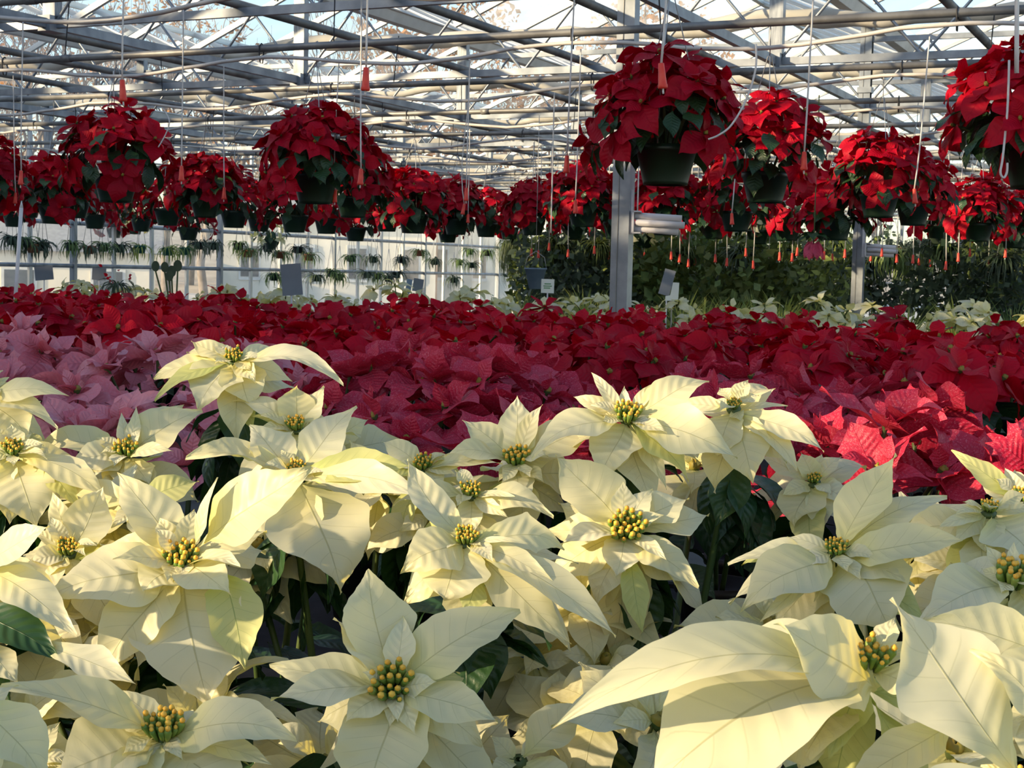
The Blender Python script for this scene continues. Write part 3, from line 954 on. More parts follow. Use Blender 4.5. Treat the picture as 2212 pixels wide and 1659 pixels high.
flower(r, PT, 392, 1212, 1.84, [
    X(673, 1008, .44, b=(440, 1172), k=1.05, s=-1, arch=.05, rip=.035, p='slim'), X(577, 1149, .42, k=1.08, s=1), X(253, 1020, .42, k=1.10, s=1, arch=-.02, rip=.02), X(470, 1031, .19, b=(420, 1180), k=1.06, s=-1), X(216, 1176, .46, k=1.06, s=1, rip=.03),
    X(243, 1208, .36, k=1.2, s=-1), X(104, 1289, .46, k=1.05, s=-1, arch=.10, fold=.05, p='wide'), X(219, 1466, .40, k=1.08, arch=.10), X(296, 1470, .42, k=1.03, s=1), X(453, 1529, .62, p='wide', k=1.10, arch=.10, fold=.08),
    X(310, 1278, .75, p='round', k=1.3), X(500, 1288, .75, p='wide', k=1.3, arch=.16), X(519, 1222, .45, k=1.4), X(529, 1449, .44, m='limy', b=(480, 1235), k=1.08, arch=.1), X(372, 1266, .5, k=1.3), X(345, 1120, .55, k=1.15, s=1, p='wide'), X(420, 1100, .4, k=1.2, s=1)], ax=(.1, -.6, .8), small=5, cya=1.5)
flower(r, PT, 148, 1192, 1.98, [
    X(113, 1062, .34, k=1.08, s=1), X(222, 1052, .52, k=1.1, s=1, p='wide'), X(205, 1130, .5, k=1.3, s=1), X(62, 1214, .5, k=1.1, s=-1), X(80, 1248, .6, p='round', k=1.2), X(70, 1140, .3, k=1.1, s=1), X(40, 1290, .5, k=1.2), X(170, 1270, .5, k=1.2)], ax=(.1, -.5, .8))
flower(r, PT, 300, 1085, 2.05, [X(430, 1040, .42, k=1.1, s=1, m='limy'), X(140, 1060, .36, k=1.1, s=1), X(330, 1190, .6, k=1.3), X(410, 1130, .5, k=1.2, s=1, rip=.05), X(240, 1140, .4, k=1.2)], small=2, cya=0)
r = cream_plant(120, 1080, 2.32, 'cream poinsettia with two flat wing-like bracts over a dark gap')
flower(r, PT, 272, 978, 2.2, [
    X(437, 887, .52, k=1.06, s=1, arch=.05, rip=.02), X(76, 972, .40, k=1.04, s=1, arch=.16, rip=.02, p='wide'), X(294, 878, .24, k=1.08, s=1), X(398, 874, .36, k=1.15, s=1), X(262, 892, .3, k=1.1, s=1), X(153, 994, .52, k=1.08, s=-1, p='wide'), X(182, 1034, .48, k=1.15),
    X(254, 1043, .62, p='round', k=1.25), X(324, 1050, .60, p='horn', k=1.2), X(374, 975, .35, k=1.2, s=-1), X(238, 1084, .6, k=1.12, p='wide'), X(330, 1075, .5, k=1.1)], ax=(0, -.5, .85), cya=1.3)
flower(r, PT, 27, 975, 2.1, [
    X(24, 917, .75, p='wide', k=1.1, s=1), X(80, 1140, .68, p='wide', k=1.10, arch=.10), X(232, 1083, .32, k=1.05, s=-1, arch=.10), X(175, 1099, .34, m='limy', b=(90, 1000), k=1.05), X(102, 992, .4, k=1.3), X(-70, 1010, .4, k=1.1), X(-40, 930, .4, k=1.1, s=1), X(70, 935, .3, k=1.2, s=1), X(-30, 1090, .5, k=1.1)])
flower(r, PT, -40, 848, 2.2, [
    X(149, 855, .26, k=1.03, s=-1, arch=.14), X(62, 952, .66, p='wide', k=1.08), X(125, 925, .34, k=1.1), X(20, 815, .35, k=1.1, s=1), X(70, 838, .25, k=1.1, s=1), X(-20, 930, .6, k=1.1), X(110, 980, .3, k=1.1, s=1)])
r = cream_plant(-80, 1420, 1.75, 'cream poinsettia cut by the left edge, a dark leaf across its bracts')
flower(r, PT, -50, 1215, 1.72, [
    X(109, 1137, .46, k=1.05, s=-1, arch=.04), X(166, 1372, .32, k=1.05, s=-1, arch=.08), X(120, 1345, .5, k=1.1, s=1, p='wide'), X(133, 1428, .36, m='leaf', b=(-60, 1310), k=1.06, s=-1), X(86, 1398, .3, b=(-70, 1350), k=1.05, s=-1), X(293, 1478, .30, b=(80, 1390), k=1.06, s=-1, p='kite'), X(40, 1480, .5, b=(-40, 1380), k=1.1), X(150, 1440, .4, b=(20, 1330), k=1.1, s=1)], small=2)
flower(r, PT, -70, 1555, 1.40, [X(100, 1700, .46, k=1.05, s=-1, b=(-60, 1500)), X(40, 1480, .4, k=1.2, s=1), X(-20, 1720, .5, k=1.1)], small=0)
r = cream_plant(330, 1750, 1.62, 'cream poinsettia at the bottom edge with a pale shaded flower')
flower(r, PT, 354, 1584, 1.58, [
    X(0, 1484, .34, k=1.05, s=-1, arch=.05, u=1.0), X(244, 1494, .42, k=1.1, s=1), X(446, 1539, .38, k=1.15, s=1), X(640, 1597, .42, k=1.05, s=-1, arch=.10), X(588, 1654, .3, k=1.05, s=-1), X(112, 1680, .74, p='wide', k=1.06, arch=.08),
    X(330, 1680, .35, k=1.3), X(540, 1740, .5, k=1.12), X(250, 1540, .42, k=1.3, s=1), X(395, 1640, .45, k=1.5), X(430, 1720, .5, k=1.2), X(240, 1740, .5, k=1.2)], ax=(0, -.35, .9), cya=1.5)
flower(r, PT, 60, 1640, 1.66, [X(130, 1560, .4, k=1.1, s=1), X(150, 1680, .5, k=1.1), X(20, 1590, .4, k=1.1, s=1), X(60, 1720, .6, k=1.1)], small=2, cya=0)
r = cream_plant(850, 1720, 1.70, 'cream poinsettia with one open star-shaped flower facing the viewer')
flower(r, PT, 848, 1482, 1.62, [
    X(794, 1230, .60, p='kite', k=1.08, s=1, arch=-.02, fold=.2), X(720, 1336, .44, k=1.08, s=1), X(1124, 1320, .46, k=1.05, s=1, arch=.06), X(582, 1438, .34, k=1.05, s=1, arch=.06), X(585, 1511, .36, k=1.05, s=-1, arch=.07), X(1076, 1560, .40, k=1.06, s=-1, arch=.12),
    X(746, 1562, .48, k=1.2), X(897, 1585, .42, k=1.3), X(860, 1560, .4, k=1.5), X(800, 1716, .66, p='round', k=1.10, arch=.10), X(655, 1720, .46, k=1.12, s=1), X(1075, 1730, .48, k=1.08, s=1), X(925, 1730, .42, k=1.1, s=1), X(994, 1455, .36, k=1.2, s=1), X(757, 1297, .34, k=1.2, s=1), X(870, 1330, .36, k=1.2, s=1), X(940, 1390, .34, k=1.2, s=1)], ax=(0, -.85, .6), small=3, cya=1.7)
flower(r, PT, 1120, 1640, 1.74, [X(1272, 1514, .44, k=1.06, s=1), X(1060, 1590, .5, k=1.1, s=1), X(1250, 1700, .5, k=1.1), X(1180, 1590, .4, k=1.2, s=1), X(1130, 1740, .6, k=1.1)], small=1, cya=0)
flower(r, PT, 1300, 1500, 1.86, [X(1385, 1440, .5, k=1.2, s=1), X(1250, 1430, .5, k=1.2, s=1), X(1350, 1590, .5, k=1.1), X(1230, 1560, .4, k=1.1), X(1400, 1520, .4, k=1.1)], small=2, cya=.8)
r = cream_plant(1040, 1330, 1.95, 'cream poinsettia with a rounded front bract and long ones trailing right')
flower(r, PT, 1008, 1168, 1.84, [
    X(880, 992, .34, k=1.06, s=1, arch=-.06, rip=.03), X(865, 1237, .62, p='wide', k=1.1, s=-1, arch=.2, rip=.035), X(958, 1295, .95, p='round', k=1.15, arch=.14, fold=.05), X(1142, 1174, .10, k=1.05, s=-1), X(1219, 1189, .42, k=1.06, s=1, arch=.14, p='horn'), X(1201, 1264, .22, k=1.06, s=-1, arch=.08),
    X(1250, 1216, .34, k=1.1, s=1), X(1330, 1376, .24, k=1.05, s=-1, arch=.07), X(1234, 1391, .28, k=1.05, s=-1, arch=.07), X(1232, 1408, .26, k=1.04, s=1, b=(1100, 1240)), X(1000, 1332, .50, m='limy', b=(1045, 1235), k=1.1), X(1086, 1142, .4, m='limy', k=1.2, s=1), X(1040, 1180, .6, k=1.5), X(900, 1060, .3, k=1.2, s=1)], ax=(0, -.5, .8))
r = cream_plant(1400, 1200, 2.16, 'tall cream poinsettia crowned by three sunlit flowers before the flecked red bed')
flower(r, PT, 1114, 996, 2.14, [
    X(1117, 855, .52, k=1.06, s=1, arch=.0), X(998, 908, .44, k=1.06, s=1), X(961, 985, .40, k=1.06, s=-1, arch=.15), X(1172, 874, .26, k=1.1, s=1), X(1204, 985, .6, p='round', k=1.1), X(1076, 1040, .5, k=1.2), X(1175, 1042, .5, k=1.2), X(1126, 1088, .60, p='round', k=1.2), X(1305, 932, .42, k=1.06, s=1, arch=.14)], cya=1.3)
flower(r, PT, 1355, 902, 2.10, [
    X(1277, 804, .24, k=1.08, s=1), X(1239, 857, .36, k=1.06, s=1), X(1349, 834, .34, k=1.15, s=1), X(1421, 825, .28, k=1.08, s=1), X(1532, 824, .36, k=1.05, s=1, arch=.14), X(1593, 990, .38, k=1.05, s=-1, arch=.14), X(1200, 914, .32, k=1.06, s=1), X(1148, 990, .40, k=1.05, s=-1, arch=.16, rip=.03),
    X(1296, 1036, .62, p='wide', k=1.12, arch=.12, rip=.03), X(1440, 1058, .22, k=1.08, rip=.05), X(1488, 1040, .36, m='limy', k=1.08, arch=.12), X(1440, 935, .4, k=1.4), X(1510, 1004, .3, k=1.1, s=1), X(1310, 870, .3, k=1.4, s=1)], cya=1.4, ax=(0, -.5, .85))
flower(r, PT, 1585, 880, 2.16, [
    X(1613, 838, .5, k=1.1, s=1), X(1540, 862, .5, k=1.2, s=1), X(1552, 986, .62, p='round', k=1.1, arch=.1), X(1627, 1045, .54, p='wide', k=1.1, arch=.1), X(1780, 976, .26, k=1.04, s=-1, arch=.14), X(1722, 1018, .3, k=1.06, s=-1, arch=.16), X(1702, 877, .16, k=1.05, s=1), X(1460, 872, .3, k=1.06, s=1, arch=.1), X(1600, 910, .8, k=1.5)], cya=.7)
flower(r, PT, 1352, 1146, 1.98, [
    X(1200, 983, .50, k=1.06, s=1, arch=.0, rip=.03), X(1489, 1077, .50, k=1.08, s=1, arch=.06), X(1532, 1112, .46, k=1.1, s=1), X(1410, 1057, .5, k=1.1, s=1), X(1207, 1180, .42, k=1.06, s=-1), X(1330, 1247, .70, p='wide', k=1.15), X(1509, 1269, .36, k=1.06, s=-1, arch=.08), X(1524, 1336, .48, k=1.04, s=1),
    X(1388, 1368, .30, m='limy', k=1.05, s=-1, b=(1362, 1200)), X(1318, 1420, .36, k=1.05, s=1), X(1188, 1252, .55, k=1.05, s=1), X(1174, 1146, .4, k=1.1, s=1), X(1345, 1040, .45, k=1.1, s=1), X(1290, 1330, .4, k=1.03, s=1), X(1440, 1210, .3, k=1.2)], ax=(0, -.8, .65), cya=1.7, small=3)
flower(r, PT, 1758, 1040, 2.22, [
    X(1731, 978, .6, p='wide', k=1.1, s=1), X(1716, 1140, .80, p='wide', k=1.12, arch=.12), X(1829, 1082, .60, p='wide', k=1.1), X(1775, 1150, .5, k=1.1), X(1690, 995, .4, k=1.1, s=1), X(1690, 1070, .5, k=1.1), X(1640, 985, .3, k=1.1, s=1)], cya=.7)
r = cream_plant(1800, 1380, 1.95, 'cream poinsettia with a large bluish-white bract folded over the front')
flower(r, PT, 1806, 1192, 1.82, [
    X(1936, 981, .40, k=1.06, s=1, arch=.0, rip=.03), X(2046, 1074, .34, k=1.06, s=1, arch=.06, rip=.03), X(2080, 1168, .36, k=1.06, s=-1, arch=.04, rip=.03), X(1600, 1320, .46, k=1.06, s=-1, arch=.22, p='wide'), X(1925, 1368, .80, p='wide', k=1.12, arch=.16, fold=.02, u=.9), X(1976, 1266, .40, k=1.08, s=-1),
    X(1572, 1219, .26, k=1.06, s=1), X(1575, 1305, .3, k=1.05, s=1), X(1640, 1345, .18, k=1.05), X(1880, 1400, .6, k=1.06, s=1), X(1758, 1300, .25, k=1.1), X(1962, 1240, .4, m='limy', k=1.06, s=1), X(1720, 1380, .5, k=1.05, s=1), X(1700, 1160, .3, k=1.1, s=1)], cya=1.0)
r = cream_plant(2180, 1330, 1.92, 'cream poinsettia at the right edge with a shaded bluish flower')
flower(r, PT, 2136, 1103, 1.95, [
    X(2056, 1124, .50, k=1.1, s=1, p='wide'), X(2232, 1232, .82, p='wide', k=1.1, arch=.14), X(2024, 1141, .26, k=1.06, s=-1), X(2130, 1190, .7, p='round', k=1.2), X(2230, 1100, .4, k=1.1), X(2060, 1175, .4, k=1.1), X(2180, 1080, .5, k=1.4, s=1)], ax=(0, -.35, .9), cya=.8)
flower(r, PT, 2208, 1082, 2.05, [
    X(2055, 972, .24, k=1.06, s=1, arch=.12, m='limy'), X(2114, 1034, .55, k=1.1, s=1, rip=.03), X(2170, 1010, .4, k=1.1, s=1), X(2250, 1010, .3, k=1.1, s=1, m='limy'), X(2300, 1100, .4, k=1.1)])
flower(r, PT, 2190, 1255, 1.66, [
    X(1990, 1343, .52, k=1.06, s=-1, arch=.14, p='wide'), X(2128, 1178, .4, k=1.1, s=1), X(2120, 1228, .45, k=1.4), X(2300, 1190, .3, k=1.1, s=1), X(2015, 1334, .34, k=1.05, s=1, b=(2150, 1262)), X(2290, 1300, .45, k=1.1), X(2240, 1360, .5, k=1.2), X(2190, 1170, .3, k=1.1, s=1)], ax=(0, -.4, .9), cya=1.6)
r = cream_plant(1950, 1700, 1.30, 'nearest cream poinsettia, huge slightly blurred bracts in the lower right corner')
flower(r, PT, 1874, 1436, 1.22, [
    X(1678, 1346, .66, p='wide', b=(1895, 1490), k=1.10, s=-1, arch=.08), X(1193, 1573, .20, k=1.05, s=-1, arch=.20), X(1385, 1735, .50, k=1.08, s=-1, arch=.16, p='wide'), X(1790, 1640, .36, m='limy', k=1.1), X(1800, 1720, .42, m='limy', k=1.05, s=1), X(1618, 1628, .44, b=(1800, 1600), k=1.05, rip=.04), X(1820, 1720, .32, b=(2060, 1560), k=1.05, s=-1, arch=.1),
    X(2030, 1500, .4, k=1.3), X(1530, 1440, .4, k=1.06, s=1, arch=.16), X(1990, 1400, .35, k=1.2, s=1), X(1560, 1690, .4, k=1.05, s=1)], ax=(0, -.35, .9), cya=1.3, small=2)
flower(r, PT, 2235, 1710, 1.12, [
    X(1924, 1293, .46, k=1.06, s=1, arch=.02, fold=.1, rip=.01), X(2096, 1404, .36, k=1.05, s=1, b=(2300, 1590)), X(1900, 1740, .4, k=1.1, s=-1)], small=1)
flower(r, PT, 2300, 1420, 1.42, [X(1998, 1342, .38, k=1.05, s=1, arch=.10, rip=.06, roll=-.2), X(2120, 1480, .4, k=1.1)], small=0, cya=0)

# lower flowers of the same plants that show between the big ones
def filler(root, px, py, d, seed, n=7, L=.115):
    rr = random.Random(seed)
    C = root.matrix_basis.inverted() @ P(px, py, d)
    hd = head(root, C, (rr.uniform(-.3, .3), -.6, .8), 'white', L, rr, n, 4, (-35, 5), (5, 40), 1.2)
    st = MB(); st.tube([(C.x * .12, C.y * .12, .12), (C.x * .6, C.y * .6, C.z * .6), (C.x, C.y, C.z - .05)], .005, 5)
    ob('stem', st.mesh('stem', M['stem']), root)
CREAM = [o for o in COL.objects if o.parent is None and o.get('group') == 'cream poinsettias on the front bench']
FILL = [(820, 1055, 2.22), (225, 1115, 2.12), (275, 1415, 1.98), (95, 1450, 1.9), (935, 1115, 2.15), (1260, 1300, 2.06), (1310, 1430, 2.0), (1665, 1350, 1.98), (2105, 1235, 1.95), (1650, 1610, 1.5), (2060, 1620, 1.42), (700, 1650, 1.78), (965, 1655, 1.8), (1200, 1570, 1.9), (560, 1180, 2.14), (1500, 1010, 2.3), (430, 1560, 1.8), (1150, 1420, 2.02), (60, 1330, 1.95), (1980, 1190, 2.05), (700, 960, 2.35), (40, 1560, 1.75), (1420, 1560, 1.75)]
for k, (px, py, d) in enumerate(FILL):
    C = P(px, py, d)
    root = min(CREAM, key=lambda o: (o.location.x - C.x) ** 2 + (o.location.y - C.y) ** 2)
    filler(root, px, py, d, 300 + k)

# ------------------------------------------------------------------ pink, flecked and red beds
random.seed(21)
rows_lab = ['front row', 'second row', 'third row', 'fourth row', 'fifth row', 'sixth row', 'seventh row', 'back row']
ORD = ['first', 'second', 'third', 'fourth', 'fifth', 'sixth', 'seventh', 'eighth', 'ninth', 'tenth', 'eleventh', 'twelfth', 'thirteenth', 'fourteenth', 'fifteenth', 'sixteenth', 'seventeenth', 'eighteenth', 'nineteenth', 'twentieth', 'twenty-first', 'twenty-second', 'twenty-third', 'twenty-fourth', 'twenty-fifth']
def span(b, pad):
    return -1.0 * b - pad, -.105 * b + pad
rr = random.Random(5)
for ri, bb in enumerate((2.52, 2.93, 3.34)):
    lo, hi = span(bb, .22)
    n = int((hi - lo) / .39)
    for i in range(n + 1):
        a = lo + (hi - lo) * (i + .25 * rr.uniform(-1, 1)) / n
        q = G(a, bb + rr.uniform(-.05, .05), Z_B2)
        px = CX + FPX * q.x / q.y
        pk = 620 + rr.uniform(-120, 120)
        pal = 'pink' if px < pk else 'marble'
        lab = ('dusty pink' if pal == 'pink' else 'pink-flecked red') + ' poinsettia, %s from the left in the %s of the middle bench' % (ORD[i], rows_lab[ri])
        gr = 'pink poinsettias on the middle bench' if pal == 'pink' else 'pink-flecked red poinsettias on the middle bench'
        bench_plant(q, 1.275 + rr.uniform(-.03, .03) - (.05 if ri == 0 else 0), pal, .108, rr, lab, gr, heads=7, R=.16, tilt=.5, n_out=7, n_in=4, nleaf=16 if ri == 0 else 8, e_out=(-38, 32), e_in=(10, 65), roll=.95)
rr = random.Random(6)
for ri in range(8):
    bb = 3.92 + .435 * ri
    lo, hi = span(bb, .2)
    n = int((hi - lo) / .40)
    for i in range(n + 1):
        a = lo + (hi - lo) * (i + .25 * rr.uniform(-1, 1)) / n
        q = G(a, bb + rr.uniform(-.06, .06), Z_B3)
        px = CX + FPX * q.x / q.y
        lab = 'red poinsettia, %s from the left in the %s of the big red bed' % (ORD[i], rows_lab[ri])
        bench_plant(q, 1.30 + rr.uniform(-.04, .035), lambda z: 'red' if z.random() < .55 else 'darkred', .118, rr, lab, 'red poinsettias of the big bed', heads=6 if ri < 4 else 5, R=.15, tilt=.75, n_out=6, n_in=3, nleaf=6 if ri < 3 else 3, e_out=(-52, -8))
# white poinsettias behind the red bed
rr = random.Random(9)
for ri, bb in enumerate((8.4, 9.1)):
    lo, hi = span(bb, .1)
    n = int((hi - lo) / .56)
    for i in range(n + 1):
        a = lo + (hi - lo) * (i + .2 * rr.uniform(-1, 1)) / n
        q = G(a, bb, Z_B4)
        px = CX + FPX * q.x / q.y
        dz = -.03 if px < 700 else 0.0
        bench_plant(q, 1.335 + rr.uniform(-.05, .06) + dz, 'white', .12, rr, 'white poinsettia, %s from the left in the %s beyond the red bed' % (ORD[i], rows_lab[ri]), 'white poinsettias beyond the red bed', heads=4, R=.15, tilt=.6, n_out=6, n_in=2, nleaf=3)

# ------------------------------------------------------------------ hanging baskets
def basket_pot(name, mat):
    b = MB()
    r0, r1, h = .086, .118, .15
    b.lathe([(.0, .012), (r0 * .9, .012), (r0 * .92, 0), (r0, 0), (r0 * 1.02, .012), (r1 * .97, h - .028), (r1 * 1.0, h - .026), (r1 * 1.03, h - .022), (r1 * 1.03, h), (r1 * .97, h), (r1 * .94, h - .02), (0, h - .03)], 24)
    return b.mesh(name, mat)
BPOT = basket_pot('pot', M['potgreen'])
hb = MB()
for k in range(3):
    q = k * 2.094 + .4
    hb.tube([(.118 * math.cos(q), .118 * math.sin(q), .145), (.10 * math.cos(q), .10 * math.sin(q), .40), (.012 * math.cos(q), .012 * math.sin(q), .72), (0, 0, .73)], .0025, 5)
HANGER = hb.mesh('hanger', M['wire'])

def basket(px, py, b_line, label, pal='red', scale=1.0, nheads=15, L=.142, detail=True, d=None, seed=0, droop=0.0):
    rr = random.Random(seed * 7 + 3)
    d = d or depth_on(b_line, px)
    p = P(px, py, d)
    root = tag(empty('hanging_basket', p, rr.uniform(-.5, .5)), label, 'hanging basket', 'poinsettias in green hanging pots')
    root.scale = (scale,) * 3
    ob('pot', BPOT, root)
    ob('hanger', HANGER, root)
    top = (Z_PIPE - p.z) / scale
    hk = MB()
    hk.tube([(0, 0, .73), (0, 0, top - .03), (0, .022, top + .005), (0, .012, top + .026), (0, -.012, top + .026), (0, -.024, top + .0)], .0028, 5)
    ob('hook', hk.mesh('hook', M['wire']), root)
    K = nheads
    for i in range(K):
        # spread the heads over the upper part of a ball, more of them low down at the sides
        ca = 1 - (i + .35) / K * (.92 + droop) if i < K - 4 else rr.uniform(-.35, .05)
        sa = math.sqrt(max(0, 1 - ca * ca))
        th = i * 2.39996 + rr.uniform(-.25, .25)
        dirv = Vector((sa * math.cos(th), sa * math.sin(th), ca))
        R = .255 * rr.uniform(.85, 1.12)
        c = Vector((0, 0, .21)) + Vector((dirv.x * R * 1.08, dirv.y * R * 1.08, dirv.z * R * 1.10))
        ax = dirv + Vector((0, 0, .35))
        head(root, c, ax, pal if pal == 'white' else ('red' if rr.random() < .4 else 'darkred'), L * rr.uniform(.85, 1.12), rr, 6 if detail else 5, 3 if detail else 2, (-34, 4), (5, 45))
    leaves(root, rr, 60 if detail else 30, .15, .36, .10, .26, .135, (-88, -28))
    st = MB()
    for i in range(4):
        q = i * 1.57
        st.tube([(.02 * math.cos(q), .02 * math.sin(q), .12), (.06 * math.cos(q), .06 * math.sin(q), .24), (.11 * math.cos(q), .11 * math.sin(q), .33)], .007, 5)
    tag(ob('stems', st.mesh('stems', M['stem']), root), kind='stuff')
    return root

BK = [
    (1437, 400, 5.78, 'red poinsettia basket high beside the column, nearest in the middle', 1.05, 1),
    (2238, 408, 5.78, 'red poinsettia basket cut by the right edge of the photo', 1.04, 1),
    (1652, 438, 7.49, 'red poinsettia basket second from the column on the right-hand run', 1.02, 1),
    (1897, 470, 9.22, 'red poinsettia basket third in the run receding to the right', 1.0, 1),
    (1972, 487, 10.94, 'red poinsettia basket fourth in the run receding to the right', 1.0, 1),
    (2112, 522, 12.66, 'red poinsettia basket fifth in the run receding to the right', 1.0, 1),
    (2188, 536, 14.38, 'red poinsettia basket farthest right, its pot under the edge basket', 1.0, 1),
    (680, 440, 7.49, 'brightest red poinsettia basket left of the middle, one bract hanging over its pot', 1.10, 1),
    (250, 437, 7.49, 'dark red poinsettia basket with a wide dome near the left side', 1.15, 1),
    (443, 470, 9.22, 'red poinsettia basket between the two large left domes', .92, 1),
    (762, 470, 9.22, 'red poinsettia basket just behind the brightest left basket', 1.0, 1),
    (116, 483, 9.22, 'red poinsettia basket left of the wide dark dome', 1.02, 1),
    (-40, 462, 7.49, 'red poinsettia basket cut by the left edge', 1.0, 1),
    (165, 471, 10.94, 'red poinsettia basket half hidden behind the wide dark dome', 1.0, 0),
    (362, 487, 10.94, 'red poinsettia basket low behind the gap between the left domes', 1.0, 0),
    (636, 502, 10.94, 'red poinsettia basket low under the brightest left basket', 1.0, 0),
    (892, 504, 10.94, 'red poinsettia basket in the middle left with a star-like flower low down', 1.06, 1),
    (985, 507, 12.66, 'red poinsettia basket behind the three close drip tubes', 1.02, 1),
    (560, 500, 12.66, 'red poinsettia basket in the row behind the left domes, near the centre left', 1.0, 0),
    (30, 490, 12.66, 'red poinsettia basket at the far left in the back run', 1.0, 0),
    (407, 519, 14.38, 'small far red basket below the gap of the left domes', 1.0, 0),
    (768, 521, 14.38, 'far red basket whose pot hangs lowest in the centre left', 1.0, 0),
    (967, 524, 16.1, 'far red basket just left of the white light gap', 1.0, 0),
    (247, 514, 17.8, 'small far red basket hanging alone below the wide dark dome', .95, 0),
    (1258, 490, 10.94, 'red poinsettia basket left of the column with a lit flower on top', .98, 1),
    (1150, 508, 12.66, 'red poinsettia basket in the middle, left neighbour of the one by the column', .98, 1),
    (1237, 518, 14.38, 'far dark red basket below the pair left of the column', 1.0, 0),
    (1100, 517, 16.1, 'far red basket at the narrow gap in the middle', .95, 0),
    (1437, 508, 10.94, 'red poinsettia basket behind the white tube bracket', 1.0, 1),
    (1540, 516, 12.66, 'red poinsettia basket in the back run right of the bracket', 1.0, 1),
    (1330, 516, 12.66, 'red poinsettia basket in the back run behind the column', 1.0, 0),
    (1700, 520, 12.66, 'red poinsettia basket in the back run below the right-hand domes', 1.0, 0),
    (1804, 519, 10.94, 'red poinsettia basket low between the second and third right-hand domes', 1.0, 1),
    (205, 494, 12.66, 'back-run red basket under the wide dark dome, right of its pot', 1.0, 0),
    (305, 500, 14.38, 'far red basket in the dark mass right of the wide dome', 1.0, 0),
    (505, 492, 10.94, 'red poinsettia basket right behind the one between the left domes', 1.0, 0),
    (705, 505, 12.66, 'back-run red basket under the pots of the brightest pair', 1.0, 0),
    (835, 500, 12.66, 'red basket filling the gap right of the brightest left pair', 1.0, 0),
    (1050, 512, 14.38, 'far red basket just right of the three close drip tubes', 1.0, 0),
    (1590, 500, 10.94, 'red basket hidden behind the pot of the second right-hand dome', 1.0, 0),
    (60, 470, 10.94, 'red basket in the dark mass beside the leaning pale stake', 1.0, 0),
    (2030, 520, 14.38, 'red poinsettia basket low between the fourth and fifth right-hand domes', 1.0, 0),
]
for i, (px, py, bl, lab, sc_, det) in enumerate(BK):
    basket(px, py, bl, lab, scale=sc_, nheads=21 if det else 15, detail=bool(det), seed=i)
for i, (px, py, bl, lab) in enumerate([
        (1637, 527, 14.38, 'white poinsettia basket hanging below the second right-hand dome'),
        (1392, 535, 14.38, 'white poinsettia basket right behind the column'),
        (585, 538, 19.5, 'small white poinsettia basket far off in the left half'),
        (292, 506, 17.8, 'small white poinsettia basket beside the lone far red one')]):
    basket(px, py, bl, lab, pal='white', scale=.9, nheads=8, detail=False, seed=80 + i)

# ------------------------------------------------------------------ drip tubes with red weights
wm = MB()
wm.lathe([(.0, .036), (.0075, .036), (.0085, .034), (.0125, -.022), (.0142, -.026), (.0142, -.033), (.012, -.036), (.0, -.036)], 10)
WEIGHT = wm.mesh('weight', M['weight'])
tm = MB(); tm.lathe([(.0, -.036), (.003, -.036), (.0032, -.050), (.0, -.051)], 7)
TIPM = tm.mesh('nozzle', M['tube'])
def dropper(px, py, b_line, label, group, dx=0.0, bow=0.0, d=None, weight=True, r=.0036, lean=0.0):
    d = d or depth_on(b_line, px)
    p = P(px, py, d)
    root = tag(empty('drip_tube', p), label, 'drip tube', group)
    zt = Z_PIPE - .085 - p.z
    x = dx * d / FPX
    up0 = Vector((math.sin(lean), 0, math.cos(lean)))
    s0 = up0 * (.034 if weight else 0.0)
    pts = []
    for i in range(9):
        u = i / 8
        q = s0.lerp(Vector((x, 0, zt)), u)
        q.x += bow * math.sin(math.pi * u) * (1 - u)
        q.x += -math.sin(lean) * .5 * zt * u * (1 - u) * (1 - u)
        pts.append(q)
    tb = MB(); tb.tube(pts, r, 6)
    ob('tube', tb.mesh('tube', M['tube']), root)
    if weight:
        mw = Matrix.Rotation(lean, 4, 'Y')
        ob('weight', WEIGHT, root, mw)
        ob('nozzle', TIPM, root, mw)
    return root
GD = 'white drip tubes with red weights'
